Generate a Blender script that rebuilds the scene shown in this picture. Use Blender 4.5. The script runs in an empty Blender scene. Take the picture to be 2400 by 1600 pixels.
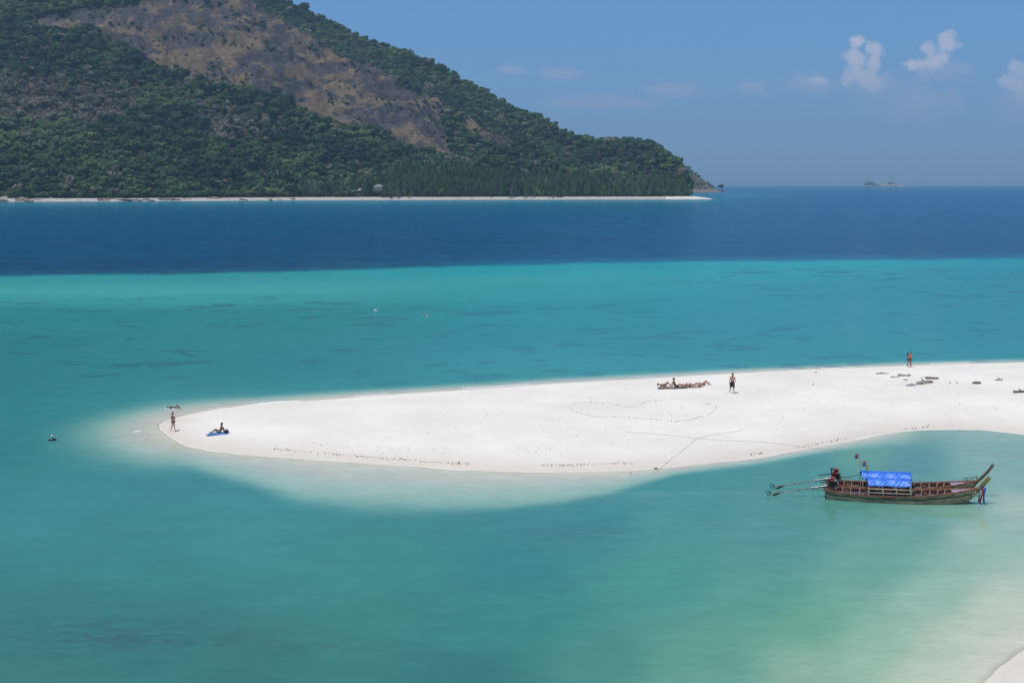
import bpy, bmesh, math, random
import numpy as np
from mathutils import Vector, Matrix, noise as mnoise

# ------------------------------------------------------------------ camera, sky, sun, exposure
R = math.radians
SC = bpy.context.scene
COL = SC.collection
H = 20.0                       # eye height over the sea (a hill-side viewpoint)
FPX = 2800.0                   # focal length for a 2400 wide frame
TH = math.atan(368.5 / FPX)    # downward pitch
cam = bpy.data.cameras.new("camera")
cam.sensor_width = 36.0
cam.lens = 36.0 * FPX / 2400.0
cam.clip_start = 0.5
cam.clip_end = 60000.0
cam_o = bpy.data.objects.new("camera", cam)
cam_o.location = (0, 0, H)
cam_o.rotation_euler = (math.pi / 2 - TH, 0, 0)
COL.objects.link(cam_o)
SC.camera = cam_o
SC.view_settings.view_transform = 'Standard'
SC.view_settings.look = 'None'
SC.view_settings.exposure = 0.0
SC.view_settings.gamma = 1.0
SC.view_settings.use_curve_mapping = False
SC.render.engine = 'CYCLES'
SC.cycles.use_denoising = True
SC.cycles.max_bounces = 5
SC.cycles.diffuse_bounces = 2
SC.cycles.glossy_bounces = 2
SC.cycles.volume_bounces = 0
SC.cycles.transparent_max_bounces = 6
SC.cycles.caustics_reflective = False
SC.cycles.caustics_refractive = False

SUN_EL, SUN_AZ = R(72), R(-128)      # azimuth clockwise from +Y (north): left and a little behind the camera
sd = Vector((math.sin(SUN_AZ) * math.cos(SUN_EL), math.cos(SUN_AZ) * math.cos(SUN_EL), math.sin(SUN_EL)))
sun = bpy.data.lights.new("sun", 'SUN')
sun.energy = 3.6
sun.angle = R(0.53)
sun.color = (1.0, 0.965, 0.91)
sun_o = bpy.data.objects.new("sun", sun)
sun_o.rotation_euler = sd.to_track_quat('Z', 'Y').to_euler()
COL.objects.link(sun_o)

def N(nt, typ, **kw):
    n = nt.nodes.new(typ)
    for k, v in kw.items():
        if k.startswith('i_'):
            n.inputs[k[2:].replace('_', ' ')].default_value = v
        else:
            setattr(n, k, v)
    return n
def M2(nt, op, a, b=None, c=None, clamp=False):
    n = nt.nodes.new('ShaderNodeMath'); n.operation = op; n.use_clamp = clamp
    for i, v in enumerate((a, b, c)):
        if v is None: continue
        if isinstance(v, (int, float)): n.inputs[i].default_value = v
        else: nt.links.new(v, n.inputs[i])
    return n.outputs[0]
def MIX(nt, fac, a, b, mode='MIX'):
    n = nt.nodes.new('ShaderNodeMix'); n.data_type = 'RGBA'; n.blend_type = mode; n.clamp_factor = True
    for s, v in ((n.inputs[0], fac), (n.inputs[6], a), (n.inputs[7], b)):
        if isinstance(v, (int, float)): s.default_value = v
        elif isinstance(v, (tuple, list)): s.default_value = (v[0], v[1], v[2], 1)
        else: nt.links.new(v, s)
    return n.outputs[2]
def RAMP(nt, fac, stops, interp='LINEAR'):
    n = nt.nodes.new('ShaderNodeValToRGB'); cr = n.color_ramp; cr.interpolation = interp
    while len(cr.elements) < len(stops): cr.elements.new(0.5)
    for e, (p, c) in zip(cr.elements, stops):
        e.position = p
        e.color = (c, c, c, 1) if isinstance(c, (int, float)) else (c[0], c[1], c[2], 1)
    nt.links.new(fac, n.inputs[0])
    return n.outputs[0]
def NOISE(nt, vec, scale, detail=4, rough=0.55, dist=0.0):
    n = nt.nodes.new('ShaderNodeTexNoise')
    n.inputs['Scale'].default_value = scale; n.inputs['Detail'].default_value = detail
    n.inputs['Roughness'].default_value = rough; n.inputs['Distortion'].default_value = dist
    if vec is not None: nt.links.new(vec, n.inputs['Vector'])
    return n.outputs[0]

def world_sky():
    w = bpy.data.worlds.new("World"); SC.world = w; w.use_nodes = True
    nt = w.node_tree; nt.nodes.clear()
    out = nt.nodes.new('ShaderNodeOutputWorld'); bg = nt.nodes.new('ShaderNodeBackground')
    sky = nt.nodes.new('ShaderNodeTexSky'); sky.sky_type = 'NISHITA'; sky.sun_disc = False
    sky.sun_elevation = SUN_EL; sky.sun_rotation = SUN_AZ
    sky.altitude = 0; sky.air_density = 1.0; sky.dust_density = 0.6; sky.ozone_density = 2.5
    tc = nt.nodes.new('ShaderNodeTexCoord')
    sep = nt.nodes.new('ShaderNodeSeparateXYZ'); nt.links.new(tc.outputs['Generated'], sep.inputs[0])
    # humid tropical air: the band over the sea is a flat mid blue rather than white
    el = M2(nt, 'ABSOLUTE', sep.outputs[2])
    tint = RAMP(nt, el, [(0.0, SKY_T0), (0.05, SKY_T1), (0.16, SKY_T2), (0.5, SKY_T3), (1.0, SKY_T3)])
    base = MIX(nt, 1.0, sky.outputs[0], tint, 'MULTIPLY')
    # cumulus far out over the sea, as lumps round chosen bearings
    yy = M2(nt, 'MAXIMUM', sep.outputs[1], 0.02)
    u = M2(nt, 'DIVIDE', sep.outputs[0], yy); v = M2(nt, 'DIVIDE', sep.outputs[2], yy)
    comb = nt.nodes.new('ShaderNodeCombineXYZ'); nt.links.new(u, comb.inputs[0]); nt.links.new(v, comb.inputs[1])
    nz = NOISE(nt, comb.outputs[0], 70.0, 6, 0.58)
    nz2 = NOISE(nt, comb.outputs[0], 17.0, 4, 0.6)
    def uv(px, py):
        a = (px - 1200) / FPX; b = (800 - py) / FPX
        dy = math.cos(TH) + b * math.sin(TH); dz = -math.sin(TH) + b * math.cos(TH)
        return a / dy, dz / dy
    nzc = M2(nt, 'SUBTRACT', nz, 0.5); nzc2 = M2(nt, 'SUBTRACT', nz2, 0.5)
    def lumps(bl, amp):
        acc = None
        for px, py, rx, ry in bl:
            cu, cv = uv(px, py)
            du = M2(nt, 'DIVIDE', M2(nt, 'SUBTRACT', u, cu), rx / FPX)
            dv = M2(nt, 'DIVIDE', M2(nt, 'SUBTRACT', v, cv), ry / FPX)
            q = M2(nt, 'SUBTRACT', 1.0, M2(nt, 'SQRT', M2(nt, 'ADD', M2(nt, 'MULTIPLY', du, du), M2(nt, 'MULTIPLY', dv, dv))))
            acc = q if acc is None else M2(nt, 'MAXIMUM', acc, q)
        return M2(nt, 'ADD', acc, M2(nt, 'MULTIPLY', nzc, amp))
    crisp = lumps([(2012, 98, 24, 18), (2042, 112, 28, 22), (2008, 140, 36, 30), (2050, 155, 28, 40), (1995, 175, 36, 36), (2030, 185, 50, 34),
                   (2222, 98, 36, 28), (2178, 118, 30, 24), (2190, 140, 42, 26), (2140, 152, 36, 18),
                   (2390, 165, 40, 28), (2365, 188, 36, 28), (2420, 200, 60, 50), (2520, 150, 70, 80), (2620, 190, 90, 60),
                   (1915, 190, 40, 12)], 2.3)
    soft = lumps([(2030, 195, 110, 45), (1900, 200, 110, 30), (1760, 208, 70, 24), (2200, 165, 110, 44), (2390, 240, 80, 70), (1310, 172, 95, 22),
                  (1580, 212, 130, 24), (2150, 240, 160, 55), (1420, 240, 200, 26), (1200, 165, 60, 14), (2560, 230, 160, 90)], 1.8)
    fc = RAMP(nt, crisp, [(0.0, 0.0), (0.04, 0.0), (0.60, 0.74), (1.0, 0.93)], 'EASE')
    fs = RAMP(nt, soft, [(0.0, 0.0), (0.04, 0.0), (0.80, 0.58)], 'EASE')
    lit = M2(nt, 'ADD', 0.5, M2(nt, 'MULTIPLY', nzc, 0.9), clamp=True)
    ccol = MIX(nt, lit, CL_LO, CL_HI)
    # fades towards its base, sunk in the haze
    fade = RAMP(nt, M2(nt, 'MULTIPLY', M2(nt, 'ADD', v, M2(nt, 'MULTIPLY', nzc2, 0.03)), 5.0), [(0.24, 0.0), (0.50, 1.0)])
    fcf = M2(nt, 'MULTIPLY', fc, fade)
    c1 = MIX(nt, fs, base, CL_SOFT)
    c2 = MIX(nt, fcf, c1, ccol)
    ahead = M2(nt, 'GREATER_THAN', sep.outputs[1], 0.02)
    c3 = MIX(nt, ahead, base, c2)
    nt.links.new(c3, bg.inputs[0]); bg.inputs[1].default_value = 0.1
    nt.links.new(bg.outputs[0], out.inputs[0])
SKY_T0 = (0.40, 0.60, 1.22)
SKY_T1 = (0.385, 0.585, 1.03)
SKY_T2 = (0.46, 0.78, 1.12)
SKY_T3 = (1.0, 1.0, 1.0)
CL_LO = (4.1, 4.7, 6.4)
CL_HI = (6.9, 6.6, 7.4)
CL_SOFT = (3.6, 4.2, 6.2)
world_sky()

# ------------------------------------------------------------------ helpers
def srgb(r, g, b):
    f = lambda c: c / 12.92 if c <= 0.04045 else ((c + 0.055) / 1.055) ** 2.4
    return (f(r / 255), f(g / 255), f(b / 255))
def srgb_np(a):
    a = np.asarray(a, float) / 255.0
    return np.where(a <= 0.04045, a / 12.92, ((a + 0.055) / 1.055) ** 2.4)
cT, sT = math.cos(TH), math.sin(TH)
def gp(px, py, z=0.0):
    """point of height z seen from the viewpoint in a photograph direction"""
    a = (px - 1200) / FPX; b = (800 - py) / FPX
    dy = cT + b * sT; dz = -sT + b * cT
    t = (z - H) / dz
    return Vector((a * t, dy * t, z))
def gp_np(px, py):
    a = (px - 1200) / FPX; b = (800 - py) / FPX
    t = -H / (-sT + b * cT)
    return a * t, (cT + b * sT) * t
def at(px, py, Y):
    a = (px - 1200) / FPX; b = (800 - py) / FPX
    t = Y / (cT + b * sT)
    return Vector((a * t, Y, H + (-sT + b * cT) * t))
def proj(x, y, z):
    f = y * cT + (H - z) * sT; up = y * sT - (H - z) * cT
    return 1200 + FPX * x / f, 800 - FPX * up / f
def pxm(py):
    """metres per photograph pixel across, on the ground at a row"""
    p = gp(1200, py); return (p.y * cT + H * sT) / FPX

def mesh(name, verts, faces, mat=None, parent=None, smooth=False, loc=None):
    me = bpy.data.meshes.new(name)
    me.from_pydata([tuple(v) for v in verts], [], faces)
    me.update()
    return mobj(name, me, mat, parent, smooth, loc)
def mobj(name, me, mat=None, parent=None, smooth=False, loc=None):
    if mat is not None: me.materials.append(mat)
    if smooth:
        me.polygons.foreach_set('use_smooth', [True] * len(me.polygons))
    o = bpy.data.objects.new(name, me); COL.objects.link(o)
    if parent is not None: o.parent = parent
    if loc is not None: o.location = loc
    return o
def tag(o, label=None, cat=None, group=None, kind=None):
    if label: o['label'] = label
    if cat: o['category'] = cat
    if group: o['group'] = group
    if kind: o['kind'] = kind
    return o
def empty(name, loc=(0, 0, 0), rz=0.0, label=None, cat=None, group=None):
    o = bpy.data.objects.new(name, None); COL.objects.link(o)
    o.empty_display_size = 0.3
    o.location = loc; o.rotation_euler = (0, 0, rz)
    return tag(o, label, cat, group)

def mat_basic(name, col, rough=0.7, var=0.15, scale=6.0, spec=0.3, metal=0.0, bump=0.0, col2=None, coord='Object', stretch=None):
    m = bpy.data.materials.new(name); m.use_nodes = True
    nt = m.node_tree; b = nt.nodes['Principled BSDF']
    tc = nt.nodes.new('ShaderNodeTexCoord'); vec = tc.outputs[coord]
    if stretch:
        mp = nt.nodes.new('ShaderNodeMapping'); mp.inputs['Scale'].default_value = stretch
        nt.links.new(vec, mp.inputs[0]); vec = mp.outputs[0]
    nz = NOISE(nt, vec, scale, 5, 0.6)
    c2 = col2 if col2 else tuple(min(1, c * (1 - 2.2 * var)) for c in col)
    f = RAMP(nt, nz, [(0.32, 0.0), (0.68, 1.0)])
    c = MIX(nt, f, c2, tuple(min(1, x * (1 + var * 0.5)) for x in col))
    nt.links.new(c, b.inputs['Base Color'])
    b.inputs['Roughness'].default_value = rough; b.inputs['Metallic'].default_value = metal
    b.inputs['Specular IOR Level'].default_value = spec
    if bump:
        bn = nt.nodes.new('ShaderNodeBump'); bn.inputs['Strength'].default_value = 0.6; bn.inputs['Distance'].default_value = bump
        nt.links.new(nz, bn.inputs['Height']); nt.links.new(bn.outputs[0], b.inputs['Normal'])
    return m

class MB:
    """collects boxes, tubes and sheets into one mesh"""
    def __init__(s): s.v = []; s.f = []
    def add(s, vs, fs):
        o = len(s.v); s.v += [tuple(v) for v in vs]; s.f += [tuple(i + o for i in f) for f in fs]; return s
    def box(s, c, d, rot=None, taper=1.0):
        x, y, z = d[0] / 2, d[1] / 2, d[2] / 2
        vs = [Vector((sx * x * (taper if sz > 0 else 1), sy * y * (taper if sz > 0 else 1), sz * z)) for sz in (-1, 1) for sy in (-1, 1) for sx in (-1, 1)]
        if rot is not None: vs = [rot @ v for v in vs]
        vs = [v + Vector(c) for v in vs]
        return s.add(vs, [(0, 2, 3, 1), (4, 5, 7, 6), (0, 1, 5, 4), (2, 6, 7, 3), (0, 4, 6, 2), (1, 3, 7, 5)])
    def bar(s, a, b, w, h=None, up=(0, 0, 1)):
        a = Vector(a); b = Vector(b); h = h or w
        d = (b - a).normalized(); u = Vector(up)
        if abs(d.dot(u)) > 0.98: u = Vector((0, 1, 0))
        sx = d.cross(u).normalized(); uz = sx.cross(d).normalized()
        vs = []
        for p in (a, b):
            for i, j in ((-1, -1), (1, -1), (1, 1), (-1, 1)):
                vs.append(p + sx * (i * w / 2) + uz * (j * h / 2))
        return s.add(vs, [(0, 3, 2, 1), (4, 5, 6, 7), (0, 1, 5, 4), (1, 2, 6, 5), (2, 3, 7, 6), (3, 0, 4, 7)])
    def tube(s, pts, r, n=8, caps=True):
        pts = [Vector(p) for p in pts]
        rs = r if isinstance(r, (list, tuple)) else [r] * len(pts)
        rings = []; prev = None
        for i, p in enumerate(pts):
            d = (pts[min(i + 1, len(pts) - 1)] - pts[max(i - 1, 0)]).normalized()
            if prev is None:
                u = Vector((0, 0, 1)) if abs(d.z) < 0.9 else Vector((1, 0, 0))
                sx = d.cross(u).normalized()
            else:
                sx = (prev - d * prev.dot(d)).normalized()
            prev = sx; uy = d.cross(sx)
            rings.append([p + (sx * math.cos(2 * math.pi * k / n) + uy * math.sin(2 * math.pi * k / n)) * rs[i] for k in range(n)])
        vs = [v for rg in rings for v in rg]; fs = []
        for i in range(len(pts) - 1):
            for k in range(n):
                a = i * n + k; b = i * n + (k + 1) % n
                fs.append((a, b, b + n, a + n))
        if caps:
            fs.append(tuple(range(n - 1, -1, -1))); fs.append(tuple((len(pts) - 1) * n + k for k in range(n)))
        return s.add(vs, fs)
    def cyl(s, a, b, r, r2=None, n=12): return s.tube([a, b], [r, r if r2 is None else r2], n)
    def ball(s, c, r, n=8, m=6):
        c = Vector(c); r = r if isinstance(r, (tuple, list)) else (r, r, r)
        vs = [c + Vector((0, 0, r[2]))]; fs = []
        for i in range(1, m):
            t = math.pi * i / m
            for k in range(n):
                p = 2 * math.pi * k / n
                vs.append(c + Vector((r[0] * math.sin(t) * math.cos(p), r[1] * math.sin(t) * math.sin(p), r[2] * math.cos(t))))
        vs.append(c - Vector((0, 0, r[2])))
        for k in range(n): fs.append((0, 1 + k, 1 + (k + 1) % n))
        for i in range(m - 2):
            for k in range(n):
                a = 1 + i * n + k; b = 1 + i * n + (k + 1) % n
                fs.append((a, a + n, b + n, b))
        e = len(vs) - 1; o = 1 + (m - 2) * n
        for k in range(n): fs.append((o + (k + 1) % n, o + k, e))
        return s.add(vs, fs)
    def grid(s, fn, nu, nv, flip=False):
        vs = [fn(i / nu, j / nv) for i in range(nu + 1) for j in range(nv + 1)]
        fs = []
        for i in range(nu):
            for j in range(nv):
                a = i * (nv + 1) + j; q = (a, a + 1, a + nv + 2, a + nv + 1)
                fs.append(q[::-1] if flip else q)
        return s.add(vs, fs)
    def build(s, name, mat, parent=None, smooth=False, loc=None):
        return mesh(name, s.v, s.f, mat, parent, smooth, loc)

def interp(x, pts):
    return np.interp(x, [p[0] for p in pts], [p[1] for p in pts])
def sstep(a, b, x):
    t = np.clip((x - a) / (b - a), 0, 1); return t * t * (3 - 2 * t)
def in_poly(x, y, P):
    x = np.asarray(x); y = np.asarray(y); c = np.zeros(x.shape, bool); n = len(P)
    for i in range(n):
        x1, y1 = P[i]; x2, y2 = P[(i + 1) % n]
        if y1 == y2: continue
        c ^= ((y1 > y) != (y2 > y)) & (x < (x2 - x1) * (y - y1) / (y2 - y1) + x1)
    return c
def dist_poly(x, y, P):
    d = np.full(np.shape(x), 1e18); n = len(P)
    for i in range(n):
        x1, y1 = P[i]; x2, y2 = P[(i + 1) % n]
        dx, dy = x2 - x1, y2 - y1; L = dx * dx + dy * dy + 1e-12
        t = np.clip(((x - x1) * dx + (y - y1) * dy) / L, 0, 1)
        d = np.minimum(d, (x - x1 - t * dx) ** 2 + (y - y1 - t * dy) ** 2)
    return np.sqrt(d)
def vnoise(x, y, seed=0):
    """smooth value noise, vectorised"""
    xi = np.floor(x).astype(np.int64); yi = np.floor(y).astype(np.int64)
    fx = x - xi; fy = y - yi; fx = fx * fx * (3 - 2 * fx); fy = fy * fy * (3 - 2 * fy)
    def h(a, b):
        n = (a * 374761393 + b * 668265263 + seed * 982451653) & 0xFFFFFFFF
        n = ((n ^ (n >> 13)) * 1274126177) & 0xFFFFFFFF
        return ((n ^ (n >> 16)) & 0xFFFF) / 65535.0
    return (h(xi, yi) * (1 - fx) + h(xi + 1, yi) * fx) * (1 - fy) + (h(xi, yi + 1) * (1 - fx) + h(xi + 1, yi + 1) * fx) * fy
def fbm(x, y, oct=4, seed=0, g=0.5):
    s = 0; a = 1; t = 0
    for o in range(oct):
        s = s + a * vnoise(x * 2 ** o, y * 2 ** o, seed + o); t += a; a *= g
    return s / t - 0.5
def smoothpoly(P, it=2, closed=True):
    P = [tuple(p) for p in P]
    for _ in range(it):
        Q = []
        n = len(P)
        for i in range(n if closed else n - 1):
            a = P[i]; b = P[(i + 1) % n]
            Q.append((0.75 * a[0] + 0.25 * b[0], 0.75 * a[1] + 0.25 * b[1]))
            Q.append((0.25 * a[0] + 0.75 * b[0], 0.25 * a[1] + 0.75 * b[1]))
        if not closed: Q = [P[0]] + Q + [P[-1]]
        P = Q
    return P
def grid_mesh(name, X, Y, Z, attrs=None, mat=None, drop=None, smooth=True):
    n, m = X.shape
    me = bpy.data.meshes.new(name)
    co = np.stack([X, Y, Z], -1).reshape(-1, 3).astype(np.float32)
    i = np.arange(n - 1)[:, None] * m + np.arange(m - 1)[None, :]
    q = np.stack([i, i + 1, i + m + 1, i + m], -1).reshape(-1, 4)
    if drop is not None:
        q = q[~drop.reshape(-1)]
    # face up
    a, b, c = co[q[0, 0]], co[q[0, 1]], co[q[0, 2]]
    if np.cross(b - a, c - a)[2] < 0: q = q[:, ::-1]
    me.vertices.add(len(co)); me.vertices.foreach_set('co', co.ravel())
    me.loops.add(q.size); me.loops.foreach_set('vertex_index', q.ravel().astype(np.int32))
    me.polygons.add(len(q)); me.polygons.foreach_set('loop_start', np.arange(0, q.size, 4, dtype=np.int32))
    me.update(calc_edges=True)
    for k, v in (attrs or {}).items():
        if v.ndim == 3:
            at_ = me.attributes.new(k, 'FLOAT_COLOR', 'POINT')
            d = np.ones((len(co), 4), np.float32); d[:, :3] = v.reshape(-1, 3); at_.data.foreach_set('color', d.ravel())
        else:
            at_ = me.attributes.new(k, 'FLOAT', 'POINT'); at_.data.foreach_set('value', v.reshape(-1).astype(np.float32))
    return mobj(name, me, mat, None, smooth)
def ATTR(nt, name, inst=False):
    n = nt.nodes.new('ShaderNodeAttribute'); n.attribute_name = name
    if inst: n.attribute_type = 'INSTANCER'
    return n

# ------------------------------------------------------------------ air
def make_haze():
    mb = MB(); mb.box((0, 8200, 400), (26000, 17400, 812))
    m = bpy.data.materials.new("sea_haze"); m.use_nodes = True; nt = m.node_tree
    nt.nodes.remove(nt.nodes['Principled BSDF'])
    v = nt.nodes.new('ShaderNodeVolumePrincipled')
    v.inputs['Color'].default_value = (0.44, 0.74, 1.0, 1); v.inputs['Density'].default_value = HAZE
    v.inputs['Anisotropy'].default_value = 0.0
    nt.links.new(v.outputs[0], nt.nodes['Material Output'].inputs['Volume'])
    o = mb.build('haze', m); tag(o, 'thin bluish sea haze that softens the far island', None, None, 'stuff')
HAZE = 8.2e-5
make_haze()

# ------------------------------------------------------------------ sand bar and lagoon floor
BAR_PX = [(372, 1000), (385, 990), (420, 975), (500, 958), (600, 948), (700, 940), (850, 929), (1000, 919), (1150, 909), (1300, 898), (1450, 890),
          (1600, 881), (1800, 870), (2000, 861), (2200, 854), (2400, 849), (2800, 835), (3500, 815), (6500, 780), (6500, 2600), (1900, 2600), (2120, 1900), (2240, 1690),
          (2310, 1610), (2360, 1560), (2410, 1522), (2520, 1450), (2660, 1340), (2740, 1220), (2700, 1120), (2560, 1045), (2440, 1024), (2360, 1014),
          (2280, 1006), (2180, 1006), (2080, 1016), (1980, 1037), (1880, 1056), (1760, 1074), (1640, 1088), (1540, 1099), (1420, 1107),
          (1250, 1107), (1100, 1101), (950, 1092), (800, 1082), (650, 1072), (520, 1060), (440, 1046), (395, 1028), (378, 1012)]
BAR = smoothpoly([tuple(gp(*p)[:2]) for p in BAR_PX], 1)
def bar_height(X, Y, din=None):
    d = dist_poly(X, Y, BAR); ins = in_poly(X, Y, BAR)
    hi = 0.9 * (1 - np.exp(-d / 7.0)) + 0.05 * fbm(X * 0.35, Y * 0.35, 4, 3) * np.clip(d / 2, 0, 1) * 2
    hi = hi + 0.03 * np.sin(d * 1.1 + 3 * fbm(X * 0.1, Y * 0.1, 2, 7)) * np.exp(-d / 6) * np.clip(d / 1.5, 0, 1)
    ho = -np.minimum(2.6, 0.055 * d + 0.0022 * d * d)
    lap = 0.07 * fbm(X * .22, Y * .22, 4, 15) * np.exp(-d / 2.5)      # the water laps in small tongues
    return np.where(ins, hi, ho) + lap, d, ins
def hbar(x, y):
    h, _, _ = bar_height(np.array([x]), np.array([y])); return float(h[0])
def on_sand(px, py):
    """point on the sand surface under a photograph direction"""
    z = 0.5
    for _ in range(8):
        p = gp(px, py, z); z = hbar(p.x, p.y)
    return gp(px, py, z)

def make_sand():
    pys = np.concatenate([np.linspace(800, 1140, 171), np.linspace(1146, 2600, 110)])
    pxs = np.concatenate([np.linspace(-500, 2700, 401), np.linspace(2760, 6400, 40)])
    PX, PY = np.meshgrid(pxs, pys)
    X, Y = gp_np(PX, PY)
    Z, d, ins = bar_height(X, Y)
    m = bpy.data.materials.new("coral_sand"); m.use_nodes = True; nt = m.node_tree; b = nt.nodes['Principled BSDF']
    geo = nt.nodes.new('ShaderNodeNewGeometry'); pos = geo.outputs['Position']
    sep = nt.nodes.new('ShaderNodeSeparateXYZ'); nt.links.new(pos, sep.inputs[0])
    edge = ATTR(nt, 'inland').outputs['Fac']
    n1 = NOISE(nt, pos, 0.12, 5, 0.6); n2 = NOISE(nt, pos, 1.6, 5, 0.65); n3 = NOISE(nt, pos, 9.0, 3, 0.6)
    dry = MIX(nt, RAMP(nt, n1, [(0.35, 0.0), (0.65, 1.0)]), (0.69, 0.645, 0.58), (0.765, 0.728, 0.67))
    dry = MIX(nt, M2(nt, 'MULTIPLY', RAMP(nt, n2, [(0.52, 0.0), (0.72, 1.0)]), 0.35), dry, (0.66, 0.63, 0.58))
    # trodden ground: shade of small shallow dimples painted darker, in bands
    vo = nt.nodes.new('ShaderNodeTexVoronoi'); vo.inputs['Scale'].default_value = 1.5; nt.links.new(pos, vo.inputs['Vector'])
    tr_ = M2(nt, 'MULTIPLY', RAMP(nt, vo.outputs['Distance'], [(0.06, 1.0), (0.2, 0.0)]), RAMP(nt, NOISE(nt, pos, 0.10, 4, 0.6), [(0.48, 0.0), (0.60, 1.0)]))
    dry = MIX(nt, M2(nt, 'MULTIPLY', tr_, 0.45), dry, (0.56, 0.52, 0.465))
    # fine shell grit
    grit = RAMP(nt, n3, [(0.62, 0.0), (0.74, 1.0)])
    dry = MIX(nt, M2(nt, 'MULTIPLY', grit, 0.16), dry, (0.5, 0.47, 0.43))
    wob = M2(nt, 'MULTIPLY', M2(nt, 'SUBTRACT', NOISE(nt, pos, 0.35, 4, 0.6), 0.5), 2.2)
    e2 = M2(nt, 'ADD', edge, wob)
    wet = RAMP(nt, M2(nt, 'DIVIDE', M2(nt, 'ADD', e2, 2.0), 8.0), [(0.0, 0.35), (0.2, 0.6), (0.30, 1.0), (0.42, 0.75), (0.55, 0.40), (0.82, 0.0)])
    wetcol = MIX(nt, n2, (0.61, 0.555, 0.485), (0.66, 0.605, 0.535))
    col = MIX(nt, wet, dry, wetcol)
    nt.links.new(col, b.inputs['Base Color'])
    nt.links.new(RAMP(nt, wet, [(0.0, 0.95), (1.0, 0.5)]), b.inputs['Roughness'])
    b.inputs['Specular IOR Level'].default_value = 0.15
    bn = nt.nodes.new('ShaderNodeBump'); bn.inputs['Strength'].default_value = 0.5; bn.inputs['Distance'].default_value = 0.14
    nt.links.new(M2(nt, 'ADD', n2, M2(nt, 'MULTIPLY', n3, 0.25)), bn.inputs['Height']); nt.links.new(bn.outputs[0], b.inputs['Normal'])
    up = 1 + 2.2 * (PY < np.interp(PX, [0, 400, 1200, 2400], [960, 985, 975, 930]))      # the far side of the bar is steeper: its wet rim is narrow
    inland = np.where(ins, d * up, -d)
    o = grid_mesh('sand_bar', X, Y, Z, {'inland': inland}, m)
    tag(o, 'white coral sand bar curving out into the turquoise lagoon', None, None, 'structure')
make_sand()

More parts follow.
